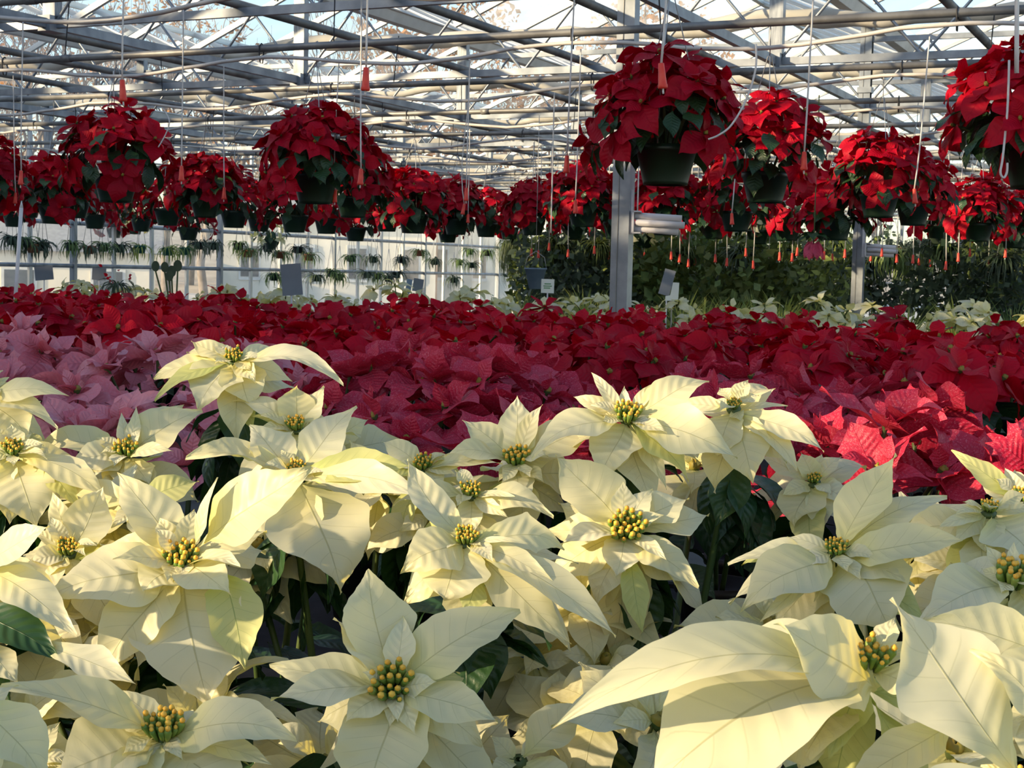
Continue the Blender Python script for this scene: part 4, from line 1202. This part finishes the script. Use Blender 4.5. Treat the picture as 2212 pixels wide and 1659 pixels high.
for px, py, bl, dx, bow, lean, lab in [
        (265, 196, 4.06, 8, -.01, -.06, 'large red-weighted drip tube above the wide dark basket at left'),
        (790, 171, 4.06, 5, 0, .02, 'large red-weighted drip tube above the brightest left basket'),
        (1430, 164, 4.06, 8, .0, -.10, 'nearest red-weighted drip tube, in front of the basket by the column'),
        (45, 384, 5.78, 5, 0, .05, 'red-weighted drip tube at the far left in front of the dark baskets'),
        (392, 375, 5.78, 2, 0, .0, 'red-weighted drip tube hanging just right of the wide dark basket'),
        (779, 382, 5.78, -4, .0, .04, 'red-weighted drip tube at the right flank of the brightest left basket'),
        (1224, 355, 5.78, 8, 0, .02, 'red-weighted drip tube hanging left of the column top'),
        (1737, 348, 5.78, 8, 0, -.02, 'red-weighted drip tube before the second right-hand basket'),
        (1976, 424, 7.49, 18, 0, -.10, 'red-weighted drip tube before the third right-hand basket'),
        (33, 428, 7.49, -4, 0, .05, 'slim red-weighted drip tube beside the far left baskets'),
        (244, 419, 7.49, 0, .02, -.20, 'small red-weighted drip tube swinging before the wide dark pot'),
        (484, 418, 7.49, -3, 0, .03, 'small red-weighted drip tube before the basket between the left domes'),
        (724, 424, 7.49, 4, -.015, .06, 'small red-weighted drip tube beside the pot of the brightest left basket'),
        (1001, 452, 9.22, 6, -.03, .16, 'left one of three close small drip tubes, its weight swung right'),
        (1007, 420, 7.49, 2, 0, .0, 'highest weight of the three close small drip tubes'),
        (1011, 472, 10.94, 0, 0, .0, 'lowest weight of the three close small drip tubes'),
        (1243, 447, 7.49, 3, 0, -.03, 'small red-weighted drip tube before the basket left of the column'),
        (1581, 473, 9.22, 10, 0, -.06, 'small red-weighted drip tube between the first two right-hand pots'),
        (1284, 540, 12.66, 0, 0, 0, 'thin red-tipped drip tube just left of the column foot')]:
    dropper(px, py, bl, lab, GD, dx, bow, lean=lean)
# loose tubes without a weight
dropper(1190, 503, 9.22, 'bare white drip tube hanging straight down left of the column', GD, 0, 0, weight=False, r=.0045)
dropper(1377, 460, 9.22, 'bare white drip tube hanging behind the tube bracket', GD, 0, 0, weight=False, r=.0045)
dropper(2196, 158, 4.06, 'thick bare drip tube running down to the right edge basket', GD, -24, 0, weight=False, r=.0058)
def loose(pts, d, label):
    root = tag(empty('drip_tube', P(pts[0][0], pts[0][1], d)), label, 'drip tube', GD)
    o0 = root.location
    q = [P(x, y, d) - o0 for x, y in pts]
    pp = []
    for i in range(len(q) - 1):
        a0, a1, a2, a3 = q[max(i - 1, 0)], q[i], q[i + 1], q[min(i + 2, len(q) - 1)]
        for k in range(5):
            t = k / 5
            pp.append(.5 * ((2 * a1) + (a2 - a0) * t + (2 * a0 - 5 * a1 + 4 * a2 - a3) * t * t + (3 * a1 - a0 - 3 * a2 + a3) * t ** 3))
    pp.append(q[-1])
    t = MB(); t.tube(pp, .0040, 6)
    ob('tube', t.mesh('tube', M['tube']), root)
loose([(1633, 95), (1632, 150), (1612, 215), (1580, 270), (1552, 292), (1530, 301)], 5.8, 'loose white drip tube curling down between the first two right-hand baskets')
loose([(2180, 130), (2176, 240), (2166, 340), (2161, 372), (2168, 384), (2175, 372), (2176, 352)], 5.2, 'white drip tube hooked back up before the right edge basket')
loose([(353, 235), (366, 262), (358, 290), (342, 318)], 9.0, 'short white drip tube curling into the wide dark basket')
rr = random.Random(31)
FARD = sorted([(1148, 545), (1163, 549), (1186, 533), (1227, 547), (1316, 553), (1392, 553), (1402, 560), (1468, 558), (1487, 568), (1502, 566), (1545, 558), (1570, 566), (1611, 545), (1627, 572), (1661, 548), (1684, 554), (1711, 556), (1722, 544), (1754, 549), (1780, 552), (1798, 556), (1825, 548), (1881, 556), (1937, 558), (1972, 560), (1985, 566), (2009, 568), (2043, 574), (2095, 546), (2135, 570), (2172, 547), (1905, 545), (1450, 552), (2070, 556)])
TENS = ['', 'twenty', 'thirty', 'forty']
def ordinal(k):
    if k < 25: return ORD[k]
    n = k + 1
    if n % 10 == 0: return {30: 'thirtieth', 40: 'fortieth'}[n]
    return TENS[n // 10 - 1] + '-' + ORD[n % 10 - 1]
for k, (px, py) in enumerate(FARD):
    dropper(px, py, rr.choice((12.66, 12.66, 14.38)), 'far red-tipped drip tube before the greenery, %s from the left' % ordinal(k), 'far drip tubes before the greenery', rr.uniform(-6, 6), 0, lean=rr.uniform(-.06, .06), r=.0036)


# ------------------------------------------------------------------ foliage of the far plants
def blades(seed, n, L, droop, width, mat, spread=1.0, lift=(20, 85), seg=5, r0=.02):
    rr = random.Random(seed)
    v, f = [], []
    for i in range(n):
        th = rr.uniform(0, 6.3)
        el = math.radians(rr.uniform(*lift))
        l = L * rr.uniform(.55, 1.1)
        w = width * rr.uniform(.6, 1.2)
        p = Vector((r0 * math.cos(th), r0 * math.sin(th), 0)) * rr.uniform(.2, 1)
        k = len(v)
        dirh = Vector((math.cos(th), math.sin(th), 0))
        s_ = Vector((-math.sin(th), math.cos(th), 0)) * math.cos(.6) + Vector((0, 0, 1)) * rr.uniform(-.4, .4)
        for j in range(seg + 1):
            u = j / seg
            e2 = el - droop * u * rr.uniform(.9, 1.1)
            if j: p = p + (dirh * math.cos(e2) * spread + Vector((0, 0, 1)) * math.sin(e2)) * (l / seg)
            ww = w * (1 - abs(2 * u - .7) ** 2 * .45) * (1 if u < .99 else .1)
            v += [tuple(p - s_ * ww * .5), tuple(p + s_ * ww * .5)]
        for j in range(seg):
            a = k + j * 2
            f.append((a, a + 1, a + 3, a + 2))
    return mk('foliage', v, f, mat, True)
FERN = [blades(s, 200, .42, 2.0, .02, M['frond' if s % 2 else 'dull'], 1.0, (0, 80)) for s in range(4)]
FERNL = [blades(20 + s, 110, .45, 2.4, .026, M['tip' if s else 'grass'], 1.0, (0, 70)) for s in range(2)]
REED = blades(40, 180, .95, 3.2, .014, M['frond'], .45, (10, 70), 6)
GRASS = [blades(50 + s, 170, .46, .7, .009, M['grass' if s % 2 else 'tip'], .9, (40, 88)) for s in range(4)]
def leaf_cloud(seed, n, rx, rz, l0, l1, mats, share):
    rr = random.Random(seed)
    v, f, mi = [], [], []
    for i in range(n):
        while True:
            q = Vector((rr.uniform(-1, 1), rr.uniform(-1, 1), rr.uniform(-1, 1)))
            if q.length < 1: break
        lob = 1 + .25 * math.sin(q.x * 6 + seed) * math.cos(q.y * 5)
        c = Vector((q.x * rx, q.y * rx, rz + q.z * rz)) * lob
        t = Vector((rr.uniform(-1, 1), rr.uniform(-1, 1), rr.uniform(-1.2, .8))).normalized()
        s_ = t.orthogonal().normalized() * rr.uniform(.25, .4)
        l = rr.uniform(l0, l1)
        k = len(v)
        v += [tuple(c), tuple(c + t * l * .5 + s_ * l), tuple(c + t * l), tuple(c + t * l * .5 - s_ * l)]
        f.append((k, k + 1, k + 2, k + 3))
        mi.append(1 if rr.random() < share else 0)
    return mk('foliage', v, f, mats, False, None, mi)
SHRUB = [leaf_cloud(60 + s, 800, .48, .55, .06, .15, [M[('dull', 'frond', 'frond', 'dull')[s]], M['grass' if s % 2 else 'tip']], (.06, .2, .35, .12)[s]) for s in range(4)]
TRAIL = [blades(70 + s, 46, .20, 2.4, .014, M[('tip', 'dull', 'grass', 'tip')[s]], 1.0, (10, 75), 4) for s in range(4)]
SPOT = {k: pot_mesh('pot', .055, .078, .10, M[k]) for k in ('potgreen', 'potteal', 'terra', 'potblack')}
BIGPOT = {k: pot_mesh('pot', .10, .14, .16, M[k]) for k in ('potgreen', 'potteal', 'terra')}

def far_pot(name, p, pots, key, fol, label, group, sc=1.0, fs=1.0, hang=True, cat='hanging plant', zoff=.09):
    root = tag(empty(name, p, (p.x * 37 + p.y * 11) % 6.28), label, cat, group)
    root.scale = (sc,) * 3
    ob('pot', pots[key], root)
    tag(ob('foliage', fol, root, Matrix.Translation((0, 0, zoff)) @ Matrix.Scale(fs, 4)), kind='stuff')
    if hang:
        h = MB()
        top = (Z_PIPE + .0 - p.z) / sc
        rim = .07 if pots is SPOT else .13
        for k in range(3):
            q = k * 2.094
            h.tube([(rim * math.cos(q), rim * math.sin(q), zoff), (.004 * math.cos(q), .004 * math.sin(q), zoff + .45)], .003, 4)
        h.tube([(0, 0, zoff + .44), (0, 0, top)], .003, 4)
        ob('hanger', h.mesh('hanger', M['wire']), root)
    return root
def wall_depth(px, a=-14.35):
    t = (px - CX) / FPX
    b_ = a * (.9041 + .4274 * t) / (.9041 * t - .4274)
    return -.4274 * a + .9041 * b_
NAMES = {'potgreen': 'dark green', 'potteal': 'teal', 'terra': 'terracotta', 'potblack': 'black'}
place = ['by the glass far left', 'by the glass left of the far post', 'by the glass in the left middle', 'by the glass near the centre']
lst = [(26, 521, 'potgreen', 1), (53, 526, 'potgreen', 0), (71, 538, 'terra', 1), (92, 534, 'potblack', 1), (154, 534, 'potgreen', 0), (192, 541, 'terra', 1), (223, 536, 'potgreen', 0), (258, 538, 'potgreen', 1), (303, 540, 'potteal', 2), (362, 545, 'potteal', 2), (399, 544, 'potteal', 3), (428, 532, 'potblack', 1),
       (462, 533, 'potgreen', 1), (515, 533, 'potblack', 0), (535, 549, 'terra', 3), (578, 538, 'potblack', 1), (605, 552, 'terra', 0), (644, 541, 'potblack', 1), (667, 557, 'terra', 3), (759, 560, 'potgreen', 0), (805, 562, 'potgreen', 1), (867, 563, 'potblack', 1), (907, 548, 'terra', 0), (938, 567, 'potgreen', 1), (991, 568, 'potgreen', 0), (1014, 545, 'potgreen', 0), (1018, 574, 'potgreen', 1),
       (592, 600, 'potgreen', 0), (685, 602, 'potgreen', 1), (733, 600, 'potblack', 0), (793, 595, 'potgreen', 1), (814, 598, 'potgreen', 0), (839, 603, 'potblack', 1), (856, 595, 'potgreen', 1), (716, 592, 'potgreen', 3), (980, 606, 'potgreen', 1), (1052, 548, 'potblack', 0)]
tally = {}
for px, py, key, fo in lst:
    d = wall_depth(px)
    p = P(px, py, d) - Vector((0, 0, .05))
    row = 'lower row' if py > 590 else 'upper row'
    k = (key, row)
    tally[k] = tally.get(k, 0) + 1
    far_pot('hanging_pot', p, SPOT, key, TRAIL[fo], 'small %s pot by the glass wall, %s of its colour in the %s' % (NAMES[key], ORD[tally[k] - 1], row), 'small pots hanging along the glass wall', 1.15, 1.6)

rr = random.Random(17)
fl = [(1200, 556, 14.4), (1292, 556, 14.4), (1345, 560, 16), (1420, 566, 16), (1478, 572, 14.4), (1545, 572, 16), (1600, 576, 14.4), (1665, 578, 17), (1735, 585, 16), (1803, 552, 16), (1835, 592, 17), (1925, 572, 14.4), (1952, 560, 17), (2008, 556, 16), (2042, 560, 14.4), (2108, 575, 16), (2165, 590, 14.4), (1700, 565, 16), (1890, 590, 17), (2210, 585, 16), (1250, 575, 18), (1150, 575, 18), (1440, 545, 18), (1620, 552, 18), (1760, 560, 18), (1975, 590, 18), (2140, 556, 18), (1520, 556, 18)]
for i, (px, py, bl) in enumerate(sorted(fl)):
    d = depth_on(bl, px)
    p = P(px, py, d)
    lit = px in (1803, 2042, 1925, 2108)  # lighter foliage colour stands in for sun on these ferns
    far_pot('hanging_fern', p, BIGPOT, 'terra' if px in (1150, 1952) else 'potgreen', FERNL[i % 2] if lit else FERN[i % 4], 'hanging fern basket in the green aisle behind the column, %s from the left' % ordinal(i), 'hanging ferns in the far green aisle', .82, 1.0, zoff=.14)
for i, (px, py, bl) in enumerate([(1100, 545, 19), (1118, 535, 18), (1700, 555, 17)]):
    far_pot('trailing_cactus', P(px, py, depth_on(bl, px)), BIGPOT, 'potgreen', REED, ['long trailing cactus left of the middle bench sign', 'long trailing cactus beside the blue bucket', 'grey long trailing cactus in the far aisle'][i], 'trailing cacti', .8, 1.2, zoff=.14)

def bench_far(b0, b1, a0, a1, z, label):
    root = tag(empty('plant_bench', G((a0 + a1) / 2, (b0 + b1) / 2, 0), math.atan2(VDIR.y, VDIR.x)), label, 'bench', 'long greenhouse benches')
    L, W = a1 - a0, b1 - b0
    t = MB(); t.box((0, 0, z - .015), L, W, .03)
    ob('bench_top', t.mesh('bench_top', M['benchtop'], False), root)
    for sy in (-1, 1):
        n = 4
        for i in range(n):
            x = -L / 2 + .2 + (L - .4) * i / (n - 1)
            lm = MB(); lm.tube([(x, sy * (W / 2 - .12), 0), (x, sy * (W / 2 - .12), z - .031)], .022, 8)
            ob('leg', lm.mesh('leg', M['galv']), root)
bench_far(11.6, 13.2, -6.6, .3, .86, 'bench of grassy pot plants in the far green aisle')
bench_far(14.2, 18.8, -9.6, -3.2, .80, 'bench of dark shrubs at the back of the far green aisle')
bench_far(14.2, 18.8, -2.75, .4, .80, 'short bench of dark shrubs right of the second column')
k = 0
for bb in (11.85, 12.35, 12.9):
    lo, hi = -.50 * bb, -.10 * bb + .3
    n = int((hi - lo) / .46)
    for i in range(n + 1):
        a = lo + (hi - lo) * (i + rr.uniform(-.2, .2)) / n
        if lo > a or a < -6.4 or a > .1: continue
        g_ = G(a, bb, 0)
        if CX + FPX * g_.x / g_.y < 1090: continue
        far_pot('grassy_plant', G(a, bb + rr.uniform(-.1, .1), .86), SPOT, 'potblack', GRASS[k % 4], 'grassy pot plant, %s from the left in the %s of the far bench' % (ORD[i], {11.85: 'front row', 12.35: 'middle row', 12.9: 'back row'}[bb]), 'grassy plants on the far bench', 1.0, rr.uniform(.85, 1.15), hang=False, cat='pot plant')
        k += 1
k = 0
for bb in (14.6, 16.4, 18.2):
    lo, hi = -.56 * bb, -.10 * bb + .3
    n = int((hi - lo) / .62)
    for i in range(n + 1):
        a = lo + (hi - lo) * (i + rr.uniform(-.2, .2)) / n
        if a < -9.4 or abs(a + 2.98) < .35: continue
        g_ = G(a, bb, 0)
        if CX + FPX * g_.x / g_.y < 1150: continue
        far_pot('leafy_shrub', G(a, bb + rr.uniform(-.15, .15), .80), BIGPOT, 'potgreen', SHRUB[(k * 7 + k // 3) % 4], 'dark leafy shrub, %s from the left in the %s of the back bench' % (ORD[i], {14.6: 'front row', 16.4: 'middle row', 18.2: 'back row'}[bb]), 'dark shrubs on the back bench', 1.1, rr.uniform(.68, 1.08), hang=False, cat='shrub', zoff=.14)
        k += 1

# ------------------------------------------------------------------ small things
def tube_bracket(px, py, d, s, label):
    p = P(px, py, d)
    root = tag(empty('tube_bracket', p, math.radians(-8)), label, 'bracket', 'white tube brackets on the columns')
    for k, (z, y, l, o_) in enumerate([(.030, .0, .265, 0), (-.006, -.012, .275, .006), (-.040, .006, .25, .0)]):
        t = MB(); t.tube([(o_ + .012, y, z), (o_ + l * s, y, z - .012)], .019 * s, 12)
        ob('tube', t.mesh('tube', M['vinyl']), root)
    b = MB(); b.box((.004, 0, -.005), .012, .07, .115); b.box((.024, 0, -.062), .045, .07, .008); b.box((.024, 0, .052), .045, .07, .008)
    ob('clamp', b.mesh('clamp', M['vinyl'], False), root)
    back = MB(); back.box((-.012, .015, .05), .02, .03, .24)
    ob('back_plate', back.mesh('back_plate', M['vinyl'], False), root)
    return root
tube_bracket(1366, 478, 8.12, 1.0, 'stack of white plastic tubes clamped to the nearest column')
tube_bracket(1868, 538, 13.2, 1.0, 'stack of white plastic tubes clamped to the second column')

def card(px, py, d, w, h, mat, label, tilt=0.0, name='sign_card', yaw=0.0, stake=.35, shape=None):
    p = P(px, py, d)
    wd, hd_ = w * d / FPX, h * d / FPX
    root = tag(empty(name, p, yaw), label, 'sign', 'sign cards among the plants')
    b = MB()
    if shape:
        n = len(shape)
        v = [((x - .5) * wd, yy, (z - .5) * hd_) for yy in (-.002, .002) for x, z in shape]
        f = [tuple(range(n - 1, -1, -1)), tuple(range(n, 2 * n))] + [(i, (i + 1) % n, n + (i + 1) % n, n + i) for i in range(n)]
        b.add(v, f)
    else:
        b.box((0, 0, 0), wd, .004, hd_)
    R_ = Matrix.Rotation(tilt, 4, 'Y')
    bo = ob('board', b.mesh('board', mat, False), root, R_)
    s_ = MB(); s_.tube([(0, .006, -hd_ * .4), (0, .006, -hd_ * .5 - stake)], .005, 6)
    ob('stake', s_.mesh('stake', M['vinyl']), root)
    return root, wd, hd_
card(630, 604, 8.95, 44, 68, M['card'], 'large grey sign card standing above the red bed left of the middle', -.09)
card(214, 592, 10.2, 30, 26, M['card'], 'small grey sign card by the paddle-leaved plant at left', .05)
card(903, 616, 10.4, 22, 28, M['card'], 'small dark sign card over the white flowers in the middle', .15)
card(883, 618, 10.6, 12, 30, M['bucket'], 'narrow bluish sign card beside the small dark one', .12)
r_, wd, hd_ = card(1183, 618, 9.9, 28, 30, M['paper'], 'white sign card with green printing above the white flowers', .02)
pr = MB()
for i, (x, z, l) in enumerate([(0, .16, .5), (0, .0, .66), (-.05, -.14, .5)]):
    pr.box((x * wd, -.0032, z * hd_), l * wd, .001, hd_ * .07)
tag(ob('print', pr.mesh('print', M['ink'], False), r_), 'faint green printed lines', kind='stuff')
card(1452, 630, 9.6, 28, 40, M['paper'], 'cream L-shaped plant label right of the column', .03, shape=[(0, 0), (1, 0), (1, 1), (.52, 1), (.36, .30), (0, .24)])
card(1441, 610, 10.6, 24, 56, M['card'], 'tall grey board leaning behind the cream label', .25)
card(95, 590, 13.0, 40, 30, M['card'], 'grey card low at the far left window', -.1)

# leaning white stake in the red bed
p0, p1 = P(27, 640, 6.4), P(46, 449, 6.4)
root = tag(empty('plant_stake', p0 - Vector((0, 0, .2))), 'tall pale stake leaning among the red plants at far left', 'stake')
t = MB(); t.tube([(0, 0, 0), p1 - p0 + Vector((0, 0, .2))], .0085, 8)
ob('rod', t.mesh('rod', M['vinyl']), root)
cp = MB(); q = p1 - p0 + Vector((0, 0, .2)); cp.tube([q, q + Vector((.002, 0, .03))], [.0085, .001], 8)
ob('point', cp.mesh('point', M['vinyl']), root)

# blue-grey bucket hanging between the benches
p = P(1156, 624, 12.4)
root = tag(empty('bucket', p), 'blue-grey bucket hanging left of the column before the greenery', 'bucket')
b = MB(); b.lathe([(0, 0), (.05, 0), (.088, .16), (.094, .16), (.094, .172), (.084, .172), (.05, .01), (0, .01)], 18)
ob('body', b.mesh('body', M['bucket']), root)
b = MB(); b.tube([(.09, 0, .16), (.07, 0, .26), (0, 0, .31), (-.07, 0, .26), (-.09, 0, .16)], .003, 5)
ob('handle', b.mesh('handle', M['wire']), root)
b = MB(); b.tube([(0, 0, .31), (0, 0, Z_PIPE - p.z)], .003, 5)
ob('wire', b.mesh('wire', M['wire']), root)

# paddle-leaved plant and red-flowered plant at the left window
p = P(378, 600, 9.9)
root = tag(empty('paddle_plant', (p.x, p.y, Z_B4)), 'grey-green plant with round paddle leaves before the left window', 'pot plant')
ob('pot', POT['bench'], root)
for i, (px, py, rr_) in enumerate([(336, 575, 10), (356, 577, 10), (371, 586, 11), (384, 574, 11), (366, 596, 10)]):
    q = P(px, py, 9.9) - root.location
    R0 = rr_ * 9.9 / FPX
    b = MB(); n = 16
    v = [(q.x + R0 * .85 * math.cos(a * 6.2832 / n), q.y + yy, q.z + R0 * 1.15 * math.sin(a * 6.2832 / n)) for yy in (-.004, .004) for a in range(n)]
    b.add(v, [tuple(range(n - 1, -1, -1)), tuple(range(n, 2 * n))] + [(a, (a + 1) % n, n + (a + 1) % n, n + a) for a in range(n)])
    pd = ob('pad', b.mesh('pad', M['dull'], False), root)
    s_ = MB(); s_.tube([(0, 0, .13), (q.x * .5, q.y * .5, q.z * .6), (q.x, q.y, q.z - R0)], .006, 5)
    ob('stem', s_.mesh('stem', M['stem']), root)
def berry_plant(px, py, d, label, z0):
    p = P(px, py, d)
    root = tag(empty('red_flowered_plant', (p.x, p.y, z0)), label, 'pot plant')
    ob('pot', POT['bench'], root)
    h = p.z - z0
    tag(ob('foliage', TRAIL[1], root, Matrix.Translation((0, 0, h - .08)) @ Matrix.Scale(1.0, 4)), kind='stuff')
    s_ = MB(); s_.tube([(0, 0, .1), (0, 0, h - .06)], .006, 5)
    ob('stem', s_.mesh('stem', M['stem']), root)
    rr = random.Random(int(px))
    for i in range(9):
        q = Vector((rr.uniform(-.11, .11), rr.uniform(-.09, .02), h + rr.uniform(-.08, .06)))
        ob('blossom', LIB['red'][i % 4], root, frame(q, Vector((rr.uniform(-1, 1), -.4, rr.uniform(-.6, .6))), Vector((0, -1, .5))) @ Matrix.Scale(.035, 4))
berry_plant(255, 588, 10.0, 'small red-flowered cactus beside the grey card at the left window', Z_B4)

# drooping rose-pink blooms under a grey-green leaf, right of the centre
p = P(1757, 540, 10.6)
root = tag(empty('drooping_plant', p), 'drooping rose-pink flower cluster under grey-green leaves, right of centre', 'hanging plant')
rr = random.Random(4)
for i in range(9):
    th = i * .7
    q = Vector((.035 * math.cos(th), .035 * math.sin(th), .06))
    ob('bract', LIB['rose'][i % 4], root, frame(q, Vector((.28 * math.cos(th), .28 * math.sin(th), -1)), Vector((math.cos(th), math.sin(th), .3))) @ Matrix.Scale(rr.uniform(.11, .15), 4))
for i in range(7):
    th = i * .9
    ob('leaf', LIB['leaf'][i % 8], root, frame(Vector((0, 0, .12)), Vector((math.cos(th), math.sin(th), -.45)), Vector((0, 0, 1))) @ Matrix.Scale(.14, 4))
s_ = MB(); s_.tube([(0, 0, .05), (0, 0, .2), (.0, 0, Z_PIPE - p.z)], .004, 5)
ob('stem', s_.mesh('stem', M['stem']), root)

# ------------------------------------------------------------------ outdoors
def tree_mesh(seed, h):
    rr = random.Random(seed)
    tr, tw, lf = MB(), MB(), MB()
    def grow(p, dirv, l, r, dep, b):
        q = p + dirv * l
        b.tube([p, (p + q) / 2 + Vector((rr.uniform(-1, 1), rr.uniform(-1, 1), 0)) * l * .06, q], [r, r * .8, r * .6], 5 if dep < 2 else 3, cap=False)
        if dep >= 5:
            return
        for i in range(3 if dep < 3 else 2):
            nd_ = (dirv + Vector((rr.uniform(-1, 1), rr.uniform(-1, 1), rr.uniform(-.1, .7))) * .62).normalized()
            grow(p.lerp(q, rr.uniform(.55, 1)), nd_, l * rr.uniform(.62, .82), r * .55, dep + 1, tw)
    grow(Vector((0, 0, 0)), Vector((0, 0, 1)), h * .34, h * .016, 0, tr)
    return tr.mesh('trunk', M['bark']), tw.mesh('branches', M['bark'])
TREES = [tree_mesh(s, 11) for s in (1, 2, 3)]
def leafball(seed, h):
    rr = random.Random(seed)
    v, f = [], []
    for i in range(2600):
        while True:
            q = Vector((rr.uniform(-1, 1), rr.uniform(-1, 1), rr.uniform(-1, 1)))
            if .3 < q.length < 1: break
        c = Vector((q.x * h * .27, q.y * h * .27, h * .62 + q.z * h * .33))
        t = Vector((rr.uniform(-1, 1), rr.uniform(-1, 1), rr.uniform(-1, 1))).normalized()
        s_ = t.orthogonal().normalized()
        k = len(v); l = rr.uniform(.06, .14)
        v += [tuple(c - t * l), tuple(c + s_ * l * .6), tuple(c + t * l), tuple(c - s_ * l * .6)]
        f.append((k, k + 1, k + 2, k + 3))
    return mk('leaves', v, f, M['dryleaf'], False)
LB = leafball(3, 11)
rr = random.Random(77)
ti = 0
for i, (az, r_) in enumerate(sorted([(-20, 74), (-17.5, 82), (-15.5, 70), (-13, 86), (-11.5, 74), (-9.5, 90), (-7.5, 72), (-5, 84), (-3, 76), (-.5, 92), (1.5, 78), (4, 88), (6, 76), (8.5, 94), (11, 80), (13.5, 90), (16, 84), (18.5, 92), (-19, 94), (-14.5, 98), (-6.5, 100), (3, 104), (-21, 84), (-18.2, 70), (-10.5, 82), (-8.5, 96), (-1.8, 86), (0.5, 100), (2.2, 84), (5, 96), (7.2, 84), (-12.2, 94)])):
    ang = math.radians(az)
    jj = (r_ - 62) / 10.0
    z = -1.2 + 9.0 * max(0, jj / 14) ** 1.3 - .4
    leafy = i in (2, 7, 11, 16, 20, 24, 27)
    root = tag(empty('tree', (r_ * math.sin(ang), r_ * math.cos(ang), z), rr.uniform(0, 6.3)), '%s tree on the hillside beyond the glass, %s from the left' % ('brown-leaved autumn' if leafy else 'bare grey winter', ordinal(i)), 'tree', 'hillside trees beyond the glass')
    root.scale = (rr.uniform(1.3, 1.9) * (1 if az < 7 else .8),) * 3
    ob('trunk', TREES[i % 3][0], root)
    tag(ob('branches', TREES[i % 3][1], root), kind='stuff')
    if leafy:
        tag(ob('leaves', LB, root), kind='stuff')
def building(px, d, w, h, dep, mat, label, nwin, cat='building'):
    p = P(px, 590, d); p.z = -.07
    root = tag(empty('building', p, math.radians(12)), label, cat)
    b = MB(); b.box((0, 0, h / 2), w, dep, h)
    ob('walls', b.mesh('walls', mat, False), root)
    v = [(sx * (w / 2 + .3), sy * (dep / 2 + .3), h) for sx in (-1, 1) for sy in (-1, 1)] + [(-w / 2 - .3, 0, h + dep * .28), (w / 2 + .3, 0, h + dep * .28)]
    ob('roof', mk('roof', v, [(0, 2, 5, 4), (1, 4, 5, 3), (0, 4, 1), (2, 3, 5), (0, 1, 3, 2)], M['roofing'], False), root)
    for i in range(nwin):
        x = -w / 2 + w * (i + .5) / nwin
        wm_ = MB(); wm_.box((x, -dep / 2 - .02, h * .55), w / nwin * .4, .06, h * .38)
        wo = ob('window', wm_.mesh('window', M['alu'], False), root)
        pm_ = MB(); pm_.box((x, -dep / 2 - .06, h * .55), w / nwin * .33, .02, h * .31)
        ob('pane', pm_.mesh('pane', M['pane_dark'], False), wo)
building(700, 52, 7.0, 3.2, 5, M['plaster'], 'long cream building outside beyond the glass wall', 4)
building(852, 56, 2.6, 3.4, 4, M['brick'], 'narrow orange brick building outside, right of the cream one', 1)
building(150, 46, 5.0, 1.9, 4, M['plaster'], 'low cream shed outside at the far left', 2)
building(1010, 60, 4.5, 3.4, 5, M['plaster'], 'cream building outside behind the central light gap', 3)
